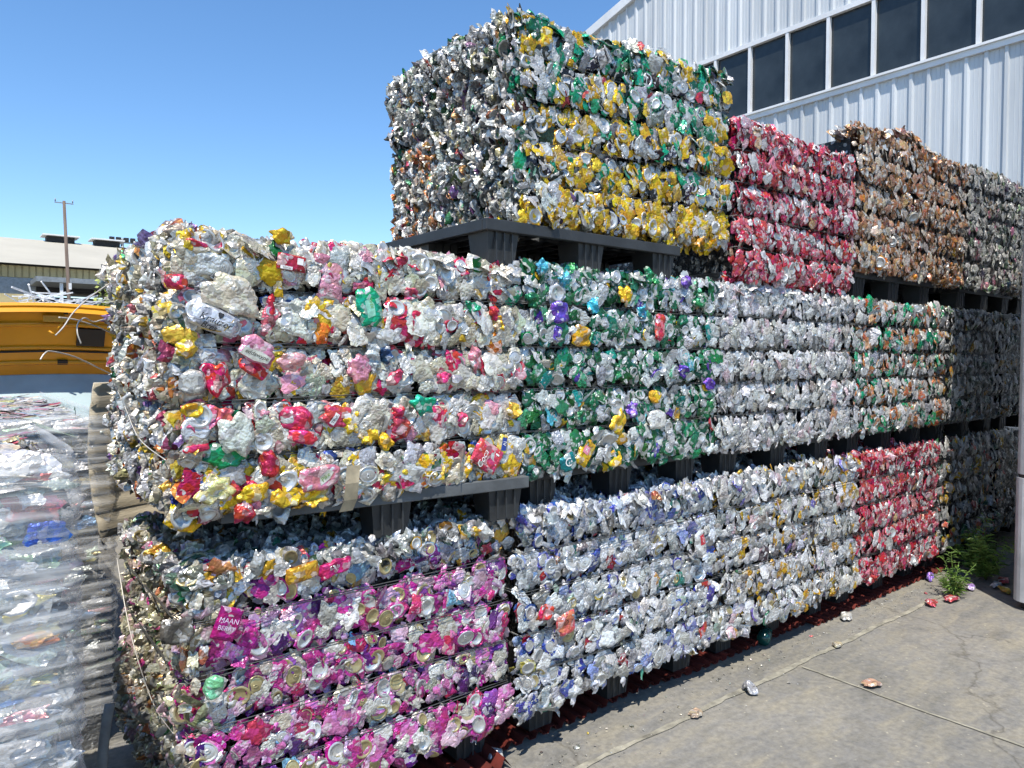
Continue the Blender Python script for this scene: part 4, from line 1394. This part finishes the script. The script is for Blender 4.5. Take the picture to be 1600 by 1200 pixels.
# beige ribbed sheet leaning behind, grey strap in the gap
M['beige'] = simple('beige_sheet', 'b3a892', .7, 0, .12, 6, .4, 40, stretch=(1, 1, 6))
bs = MB()
vs, fs = [], []
ncol, nrow = 16, 26
for j in range(nrow):
    for i in range(ncol):
        a, b = i / (ncol - 1), j / (nrow - 1)
        z = .80 + .56 * b
        x = .455 + .43 * a - .03 * math.sin(b * 3)
        y = 2.98 + .10 * math.sin(a * 2.6) + .05 * b + .008 * math.sin(j * 2.2)
        vs.append((x, y, z))
for j in range(nrow - 1):
    for i in range(ncol - 1):
        fs.append((j * ncol + i, j * ncol + i + 1, (j + 1) * ncol + i + 1, (j + 1) * ncol + i))
bs.add(vs, fs, 0, True)
o = bs.build('ribbed_sheet', M['beige'])
sd = o.modifiers.new('thick', 'SOLIDIFY'); sd.thickness = .006
tag(o, 'beige curved ribbed sheet stuck between the wrapped stack and the can bales', 'sheet')
M['rubber'] = simple('grey_rubber', 'a5a19a', .6, 0, .2, 12)
st = MB()
pts = []
for i in range(15):
    t = i / 14
    pts.append((.395 - .040 * math.sin(t * 2.6) + .02 * t * t, 2.48 - .12 * t, .40 - .40 * t))
vs = []
for x, y, z in pts:
    vs += [(x - .014, y, z), (x + .012, y - .012, z)]
st.add(vs, [(2 * i, 2 * i + 1, 2 * i + 3, 2 * i + 2) for i in range(14)], 0, True)
o = st.build('rubber_strap', M['rubber'])
sd = o.modifiers.new('thick', 'SOLIDIFY'); sd.thickness = .005
tag(o, 'bent grey strap standing in the dark gap beside the magenta bale', 'strap')

# ------------------------------------------------------------------ yellow vehicle with raised hood
M['yellow'] = simple('yellow_paint', 'c98a12', .4, 0, .06, 3, spec=.5)
M['hole'] = simple('dark_opening', '17191c', .6)
M['screen'] = simple('grey_blue_panel', '9fb0b2', .35, 0, .1, 3)
M['tyre'] = simple('tyre_rubber', '1d1d1e', .8)
M['sticker'] = simple('white_sticker', 'd5d6d6', .5)
VY0 = 7.0
X0v, _ = on_front(82, 520, VY0)
veh = empty('yellow_vehicle', (X0v, VY0, 0), 'yellow vehicle with its hood raised, behind the wrapped stacks', 'vehicle')


def hood_pt(s, q):
    """s across -1..1, q up 0..1"""
    z0, z1 = 1.325 - .055 * s * s, 1.86 - .07 * abs(s) ** 1.6
    return Vector((s * 1.02, -.36 * q + .10 * s * s, z0 + (z1 - z0) * q))


mb = MB()
nu, nv = 25, 9
vs, fs = [], []
for j in range(nv):
    for i in range(nu):
        vs.append(hood_pt(-1 + 2 * i / (nu - 1), j / (nv - 1)))
fs = [(j * nu + i, j * nu + i + 1, (j + 1) * nu + i + 1, (j + 1) * nu + i) for j in range(nv - 1) for i in range(nu - 1)]
mb.add(vs, fs, 0, True)
hood = mb.build('hood', M['yellow'], veh)
lip = MB()
vs = []
for i in range(nu):
    p = hood_pt(-1 + 2 * i / (nu - 1), 1.0)
    vs += [p + Vector((0, -.03, -.05)), p + Vector((0, .05, .025)), p + Vector((0, .40, .03))]
lip.add(vs, [f for i in range(nu - 1) for f in ((3 * i, 3 * i + 3, 3 * i + 4, 3 * i + 1), (3 * i + 1, 3 * i + 4, 3 * i + 5, 3 * i + 2))])
lip.build('hood_lip', M['yellow'], hood)
for q, th in ((.18, .02), (.40, .016), (.74, .02)):
    rb = MB().tube([hood_pt(-.96 + 1.92 * i / 20, q) + Vector((0, -.006, 0)) for i in range(21)], th, 6)
    rb.build('rib', M['yellow'], hood)
MB().tube([hood_pt(-.96 + 1.92 * i / 20, .345) + Vector((0, -.014, 0)) for i in range(21)], .008, 5).build('seal', M['hole'], hood)
for s0, s1, q0, q1 in ((.14, .335, .45, .70), (-.45, -.38, .77, .80), (-.46, -.37, .83, .86), (.45, .55, .80, .86), (.02, .09, .16, .22), (.04, .07, .90, .92)):
    a = [hood_pt(s, q) + Vector((0, -.022, -.01)) for s, q in ((s0, q0), (s1, q0), (s1, q1), (s0, q1))]
    b = [p + Vector((0, .02, .01)) for p in a]
    MB().add(a + b, [(0, 1, 2, 3), (0, 4, 5, 1), (1, 5, 6, 2), (2, 6, 7, 3), (3, 7, 4, 0)]).build('opening', M['hole'], hood)
lt = MB()
p = hood_pt(-.02, .82)
lt.box(p.x - .075, p.x + .075, p.y - .05, p.y - .01, p.z - .03, p.z + .02)
lt.tube([p + Vector((.05, -.04, -.03)), p + Vector((.02, -.05, -.085))], .009, 6)
lt.tube([p + Vector((-.04, -.04, -.10)), p + Vector((.0, -.05, -.13))], .009, 6)
lt.build('latch', M['yellow'], hood)
p = hood_pt(-.46, .55)
MB().box(p.x - .05, p.x + .05, p.y - .022, p.y - .016, p.z - .04, p.z + .04).build('sticker', M['sticker'], hood)
sc = MB()
vs = []
for i in range(nu):
    s = -1 + 2 * i / (nu - 1)
    vs += [(s * 1.0, .02 + .12 * s * s, 1.325 - .055 * s * s), (s * 1.05, -.35 + .12 * s * s, .98 - .03 * s * s)]
sc.add(vs, [(2 * i, 2 * i + 1, 2 * i + 3, 2 * i + 2) for i in range(nu - 1)], 0, True)
sc.build('scuttle_panel', M['screen'], veh)
bd = MB()
bd.box(-1.05, 1.05, -.55, 3.2, .45, .97)
bd.box(-.95, .95, .6, 3.2, .9705, 1.55)
bd.build('body', M['yellow'], veh, .04)
wh = MB().tube([(-.12, 0, 0), (.12, 0, 0)], .42, 20)
wme = wh.mesh('wheel', M['tyre'])
for sx in (-1, 1):
    for wy_ in (.1, 2.5):
        o = link('wheel', wme, veh); o.location = (sx * .92, wy_, .42)

# ------------------------------------------------------------------ heap of aluminium profiles behind the vehicle
M['alu'] = simple('scrap_aluminium', 'dfe1e3', .5, .2, .15, 9)
hx, hz = on_front(95, 470, 11.0)
heap = empty('scrap_heap', (hx, 11.0, 0), 'heap of pale aluminium profiles behind the yellow vehicle', 'scrap heap')
r4 = np.random.default_rng(44)
md_ = MB()
nu, nv = 20, 14
vs = []
for j in range(nv):
    for i in range(nu):
        a, b = -1 + 2 * i / (nu - 1), -1 + 2 * j / (nv - 1)
        h = max(0, 1 - (a * a + b * b) ** .8)
        vs.append((a * 2.6, 1.4 + b * 1.5, h * (2.15 + r4.uniform(-.18, .18))))
md_.add(vs, [(j * nu + i, j * nu + i + 1, (j + 1) * nu + i + 1, (j + 1) * nu + i) for j in range(nv - 1) for i in range(nu - 1)])
md_.build('mound', M['alu'], heap)
for k in range(46):
    cx = r4.uniform(-.62, .55)
    top = 2.33 - .22 * abs(cx) + r4.uniform(-.22, .04)
    L = r4.uniform(.25, .8)
    th, el = r4.uniform(0, math.pi), r4.normal(0, .2)
    d = Vector((math.cos(th) * math.cos(el), .4 * math.sin(th), math.sin(el))).normalized() * L / 2
    c = Vector((cx, .9 + r4.uniform(-.4, .3), top))
    MB().tube([c - d, c + d], r4.uniform(.007, .016), 4, smooth=False).build('profile', M['alu'], heap)

# ------------------------------------------------------------------ warehouse, pole and mast far behind
M['roof'] = simple('pale_roof', 'a8a396', .8, 0, .05, .25)
M['cream'] = simple('cream_cladding', 'b5a67c', .7, 0, .10, .6)
M['wallgrey'] = simple('grey_wall', '9a9a96', .8, 0, .16, .5)
M['darkin'] = simple('dark_interior', '2b2c2e', .9)
M['wood'] = simple('pole_timber', '6b5c52', .85, 0, .2, 3, stretch=(8, 8, .6))
M['steel'] = simple('grey_steel', '8d9194', .5, .4)
WYF = 45.0
wh_ = empty('warehouse', (0, WYF, 0), 'long cream warehouse with pale roof and open loading bay in the distance', 'building')
MB().add([(-30, -.6, 6.25), (40, -.6, 6.25), (40, 10, 8.95), (-30, 10, 8.95), (-30, 20.6, 6.25), (40, 20.6, 6.25)], [(0, 1, 2, 3), (3, 2, 5, 4)]).build('roof', M['roof'], wh_)
fa = MB()
x = -12.0
while x < 22:
    fa.add([(x, -.02, 5.60), (x + .22, -.02, 5.60), (x + .22, -.02, 6.2), (x, -.02, 6.2), (x + .25, .03, 5.60), (x + .25, .03, 6.2), (x + .30, .03, 5.60), (x + .30, .03, 6.2)],
           [(0, 1, 2, 3), (1, 4, 5, 2), (4, 6, 7, 5)])
    x += .30
fa.build('fascia', M['cream'], wh_)
bx0, _ = on_front(57, 450, WYF)
MB().box(-30, bx0, .0, .3, 0, 4.1).build('wall', M['wallgrey'], wh_)
MB().box(-30, bx0 - .02, -.05, .28, 4.1005, 4.75).build('wall_band', M['cream'], wh_)
MB().box(-30, bx0 - .02, .01, .25, 4.7505, 5.59).build('louvre_band', M['steel'], wh_)
MB().box(bx0 - .3, 30, -3.2, .0, 5.18, 5.42).build('canopy', M['steel'], wh_)
for px in (96, 240):
    cx, _ = on_front(px, 450, WYF - 3)
    MB().box(cx - .07, cx + .07, -3.05, -2.9, 0, 5.175).build('column', M['trim'], wh_)
MB().box(bx0 + .02, 30, .02, .2, 4.95, 5.59).build('beam', M['darkin'], wh_)
bw = MB()
bw.box(-30, 40, 20.0, 20.3, 0, 4.9)
bw.box(-30, 40, 20.0, 20.3, 5.5, 6.1)
bw.build('rear_wall', M['darkin'], wh_)
for k in range(40):
    x = -6 + k * 1.1
    if k % 4 != 1:
        MB().box(x, x + .28, 20.02, 20.28, 4.9005, 5.4995).build('mullion', M['darkin'], wh_)
MB().box(bx0 + 1.5, bx0 + 4.0, 4, 4.2, 0, 4.6).build('partition', M['cream'], wh_)
for px0, px1 in ((72, 115), (147, 185)):
    a, _ = on_front(px0, 380, WYF + 10)
    b, _ = on_front(px1, 380, WYF + 10)
    v_ = MB()
    v_.box(a, b, 9.5, 10.5, 8.85, 9.22)
    v_.build('ventilator', M['darkin'], wh_)
    MB().box(a - .25, b + .25, 9.2, 10.8, 9.2205, 9.30).build('ventilator_cap', M['trim'], wh_)

tx, tz = on_front(100, 314, 40.0)
bx, _ = on_front(110, 500, 40.0)
pole = empty('utility_pole', (bx, 40.0, 0), 'leaning wooden utility pole in front of the distant warehouse', 'pole')
MB().tube([(.05, 0, 0), (0.0, 0, 2.5), (tx - bx, 0, tz)], [.10, .09, .065], 10).build('pole', M['wood'], pole)
MB().box(tx - bx - .38, tx - bx + .38, -.03, .03, tz - .12, tz - .08).build('crossarm', M['steel'], pole)
for s in (-.35, .35):
    MB().tube([(tx - bx + s, 0, tz - .06), (tx - bx + s, 0, tz + .08)], .025, 6).build('insulator', M['steel'], pole)
MB().box(-.06, .06, -.17, -.14, 4.7, 5.0).build('tag_plate', M['sticker'], pole)
mx_, mz_ = on_front(191, 378, 70.0)
mast = empty('floodlight_mast', (mx_, 70.0, 0), 'thin floodlight mast far off above the warehouse roof', 'mast')
MB().tube([(0, 0, 0), (0, 0, mz_ + .3)], .12, 6).build('post', M['steel'], mast)
MB().box(-.9, .9, -.05, .05, mz_ - .1, mz_ + .02).build('crossbar', M['steel'], mast)
for s in (-.8, -.3, .3, .8):
    MB().box(s - .18, s + .18, -.25, .1, mz_ + .03, mz_ + .35).build('lamp', M['darkin'], mast)

# ------------------------------------------------------------------ plants
M['leaf'] = simple('weed_leaf', '6d8a3a', .6, 0, .25, 30)
M['leaf_b'] = simple('bush_leaf', '8a9440', .6, 0, .3, 10)


def ground_at(px, py):
    d = ray(px, py)
    t = -CAM_H / d.z
    return Vector((d.x * t, d.y * t, 0))


def weed(loc, h, spread, nst, label, seed, leaf=.05):
    r = random.Random(seed)
    root = empty('weed', loc, label, 'weed', 'weeds growing at the foot of the stack')
    stems, lv = MB(), MB()
    for k in range(nst):
        a = r.uniform(0, 6.28); q = spread * r.uniform(.1, 1) if k else .02
        hh = h * (1.0 if k == 0 else r.uniform(.35, .9))
        pts = [Vector((math.cos(a) * q * (t ** 1.5), math.sin(a) * q * (t ** 1.5), hh * t)) for t in (0, .25, .5, .75, 1)]
        stems.tube(pts, [.003, .0027, .0022, .0016, .001], 4)
        nl = int(hh / .008)
        for i in range(nl):
            t = r.uniform(.12, 1.0)
            j = min(3, int(t * 4)); f = t * 4 - j
            p = pts[j].lerp(pts[j + 1], f)
            b = r.uniform(0, 6.28)
            L = leaf * r.uniform(.6, 1.3) * (1.15 - .5 * t)
            d = Vector((math.cos(b), math.sin(b), r.uniform(.1, .8))).normalized()
            s = d.cross(Vector((0, 0, 1))).normalized() * L * .085
            m = p + d * L * .55
            e = p + d * L + Vector((0, 0, -L * .25))
            lv.add([p, m + s, e, m - s], [(0, 1, 2), (0, 2, 3)])
    stems.build('stem', M['leaf'], root)
    lv.build('foliage', M['leaf'], root)
    return root


weed(ground_at(1490, 934), .275, .12, 13, 'sunlit green weed at the end of the stack', 3, .06)
weed(ground_at(1478, 918), .10, .10, 8, 'low tuft at the foot of the sunlit weed', 5, .04)
weed(ground_at(1540, 906), .42, .30, 18, 'tall dim weed in the shade beside the steel cabinet', 4, .075)
weed(ground_at(1518, 893), .30, .22, 12, 'dim weed in the shade just behind the sunlit weed', 6, .07)
bxx, bz = on_front(163, 470, 16.0)
bush = empty('bush', (bxx + .12, 16.0, 0), 'yellow-green bush in front of the warehouse, beside the stack', 'bush')
fl = MB()
rb_ = random.Random(9)
for k in range(900):
    p = Vector((max(-.25, min(.5, rb_.gauss(.1, .16))), rb_.gauss(0, .2), max(1.6, min(2.95, rb_.gauss(2.35, .3)))))
    d = Vector((rb_.uniform(-1, 1), rb_.uniform(-1, 1), rb_.uniform(-.6, 1))).normalized() * .09
    s = d.orthogonal().normalized() * .035
    fl.add([p, p + d * .5 + s, p + d, p + d * .5 - s], [(0, 1, 2), (0, 2, 3)])
fl.build('foliage', M['leaf_b'], bush)
MB().tube([(0, 0, 0), (.05, 0, 1.2), (0, 0, 2.4)], [.05, .04, .02], 6).build('stem', M['wood'], bush)

# ------------------------------------------------------------------ litter on the concrete
def litter(name, label, cat, px, py, wd, ht, ink, seed, rz=0.0, fold=.006, bulge=.008, prints=None, two=None):
    p = ground_at(px, py)
    s, hf = hero_shape(wd, ht, bulge=bulge, fold=fold, seed=seed, square=.3, edge=.2)
    s.v[:, 2] += .010 - s.v[:, 2].min() * .6
    o = link(name, shape_mesh(s, name, [M['bare'], M['ink']]))
    o.color = (*lin(ink), 0)
    o.location = (p.x, p.y, .004); o.rotation_euler = (0, 0, rz)
    tag(o, label, cat, 'litter on the ground')
    if two:
        me = patch_mesh(rect(wd * .4, ht * .5)); drape(me, hf, (wd * .16, 0), 0, .002 + .010 - 0)
        me.materials.append(M[two]); link('print', me, o)
    return o


litter('crushed_can', 'flattened red can on the concrete, the nearer of two by the weed', 'can', 1455, 946, .10, .06, 'bd4a55', 1, .3)
litter('crushed_can', 'flattened red can lying right at the foot of the sunlit weed', 'can', 1487, 940, .12, .06, 'bd4a55', 2, -.2)
litter('foil_scrap', 'crumpled silver foil on the pale joint line', 'foil', 1172, 1082, .085, .055, 'a3a5ac', 3, .9, .008, .012)
litter('wrapper', 'flat orange and white wrapper on the open concrete', 'wrapper', 1362, 1073, .09, .055, 'c9a086', 4, -.5, .003, .006, two='white_ink')
litter('foil_scrap', 'small purple scrap beside the sunlit weed', 'foil', 1517, 922, .08, .05, 'a58ac9', 5, .2, .008, .014)
litter('foil_scrap', 'small purple scrap on the red ribbed sheet', 'foil', 1453, 908, .07, .04, '8a6ac0', 6, .6, .008, .016)
litter('tan_disc', 'tan can lid on the joint line before the blue-flecked bale', 'can lid', 1087, 1120, .06, .05, 'b9a58a', 7, 0, .002, .004)
litter('foil_scrap', 'small pale scrap farther along the joint line', 'scrap', 1308, 1012, .05, .04, 'b9ab8c', 8, 0, .004, .006)
litter('crushed_can', 'crushed white can on the edge of the red sheet below the yellow-flecked bale', 'can', 1322, 968, .10, .06, 'd0d0cc', 9, .5, .008, .016)
litter('crushed_can', 'dim pinkish can in the shade by the steel cabinet', 'can', 1568, 912, .12, .06, 'a8504a', 10, .5, .008, .016)
litter('crushed_can', 'dim pale can in the shade below the tall weed', 'can', 1557, 919, .10, .06, '8a97a0', 11, .1, .008, .016)
litter('crushed_can', 'dim yellow can in the shade below the tall weed', 'can', 1570, 927, .10, .05, 'b59a3a', 12, .9, .008, .014)
litter('paper_scrap', 'white paper scrap on the bent red metal corner', 'paper', 775, 1190, .08, .06, 'dcdad6', 13, .9, .006, .012)
M['bottle'] = simple('dark_green_bottle', '1c4a44', .15, 0, .1, 5)
for px, py, lb in ((1207, 1008, 'dark glass bottle on the ground under the yellow and white bale'),):
    p = ground_at(px, py)
    bo = MB().tube([(0, 0, 0), (.10, .05, 0), (.13, .065, 0), (.19, .095, 0)], [.033, .033, .014, .013], 12).build('bottle', M['bottle'])
    bo.location = (p.x - .05, p.y + .02, .035)
    tag(bo, lb, 'bottle')

# scraps and grit gathered along the foot of the stack
gr = Mass()
rg = np.random.default_rng(77)
n = 420
gx = rg.uniform(1.5, 5.4, n); gy = 2.02 - np.abs(rg.normal(0, .10, n)) - .02
far_ = rg.random(n) < .25
gx[far_] = rg.uniform(1.6, 5.0, far_.sum()); gy[far_] = rg.uniform(.4, 1.9, far_.sum())
sc_ = rg.uniform(.03, .16, n) * np.where(rg.random(n) < .12, 2.0, 1.0)
sc_[far_] *= .5
gr.scatter([('m_sheet', 3), ('m_crumple', 1)], np.stack([gx, gy, .004 + sc_ * .008], 1), frames(n, (0, 0, 1), (0, 1, 0), R(18), r=rg), np.stack([sc_, sc_, sc_ * .8], 1),
           inks([('b9b6ac', 4), ('8d887c', 5), ('c9c5bb', 2), ('a8555a', .6), ('c0a24a', .5), ('5d594f', 4), ('6f8f76', .3)], n, rg), lids(0, n, rg)[0], rg)
o = gr.build('grit', [M['bare_mass'], M['ink_mass']], None)
tag(o, 'fine grit and foil scraps strewn along the foot of the stack', 'grit', kind='stuff')
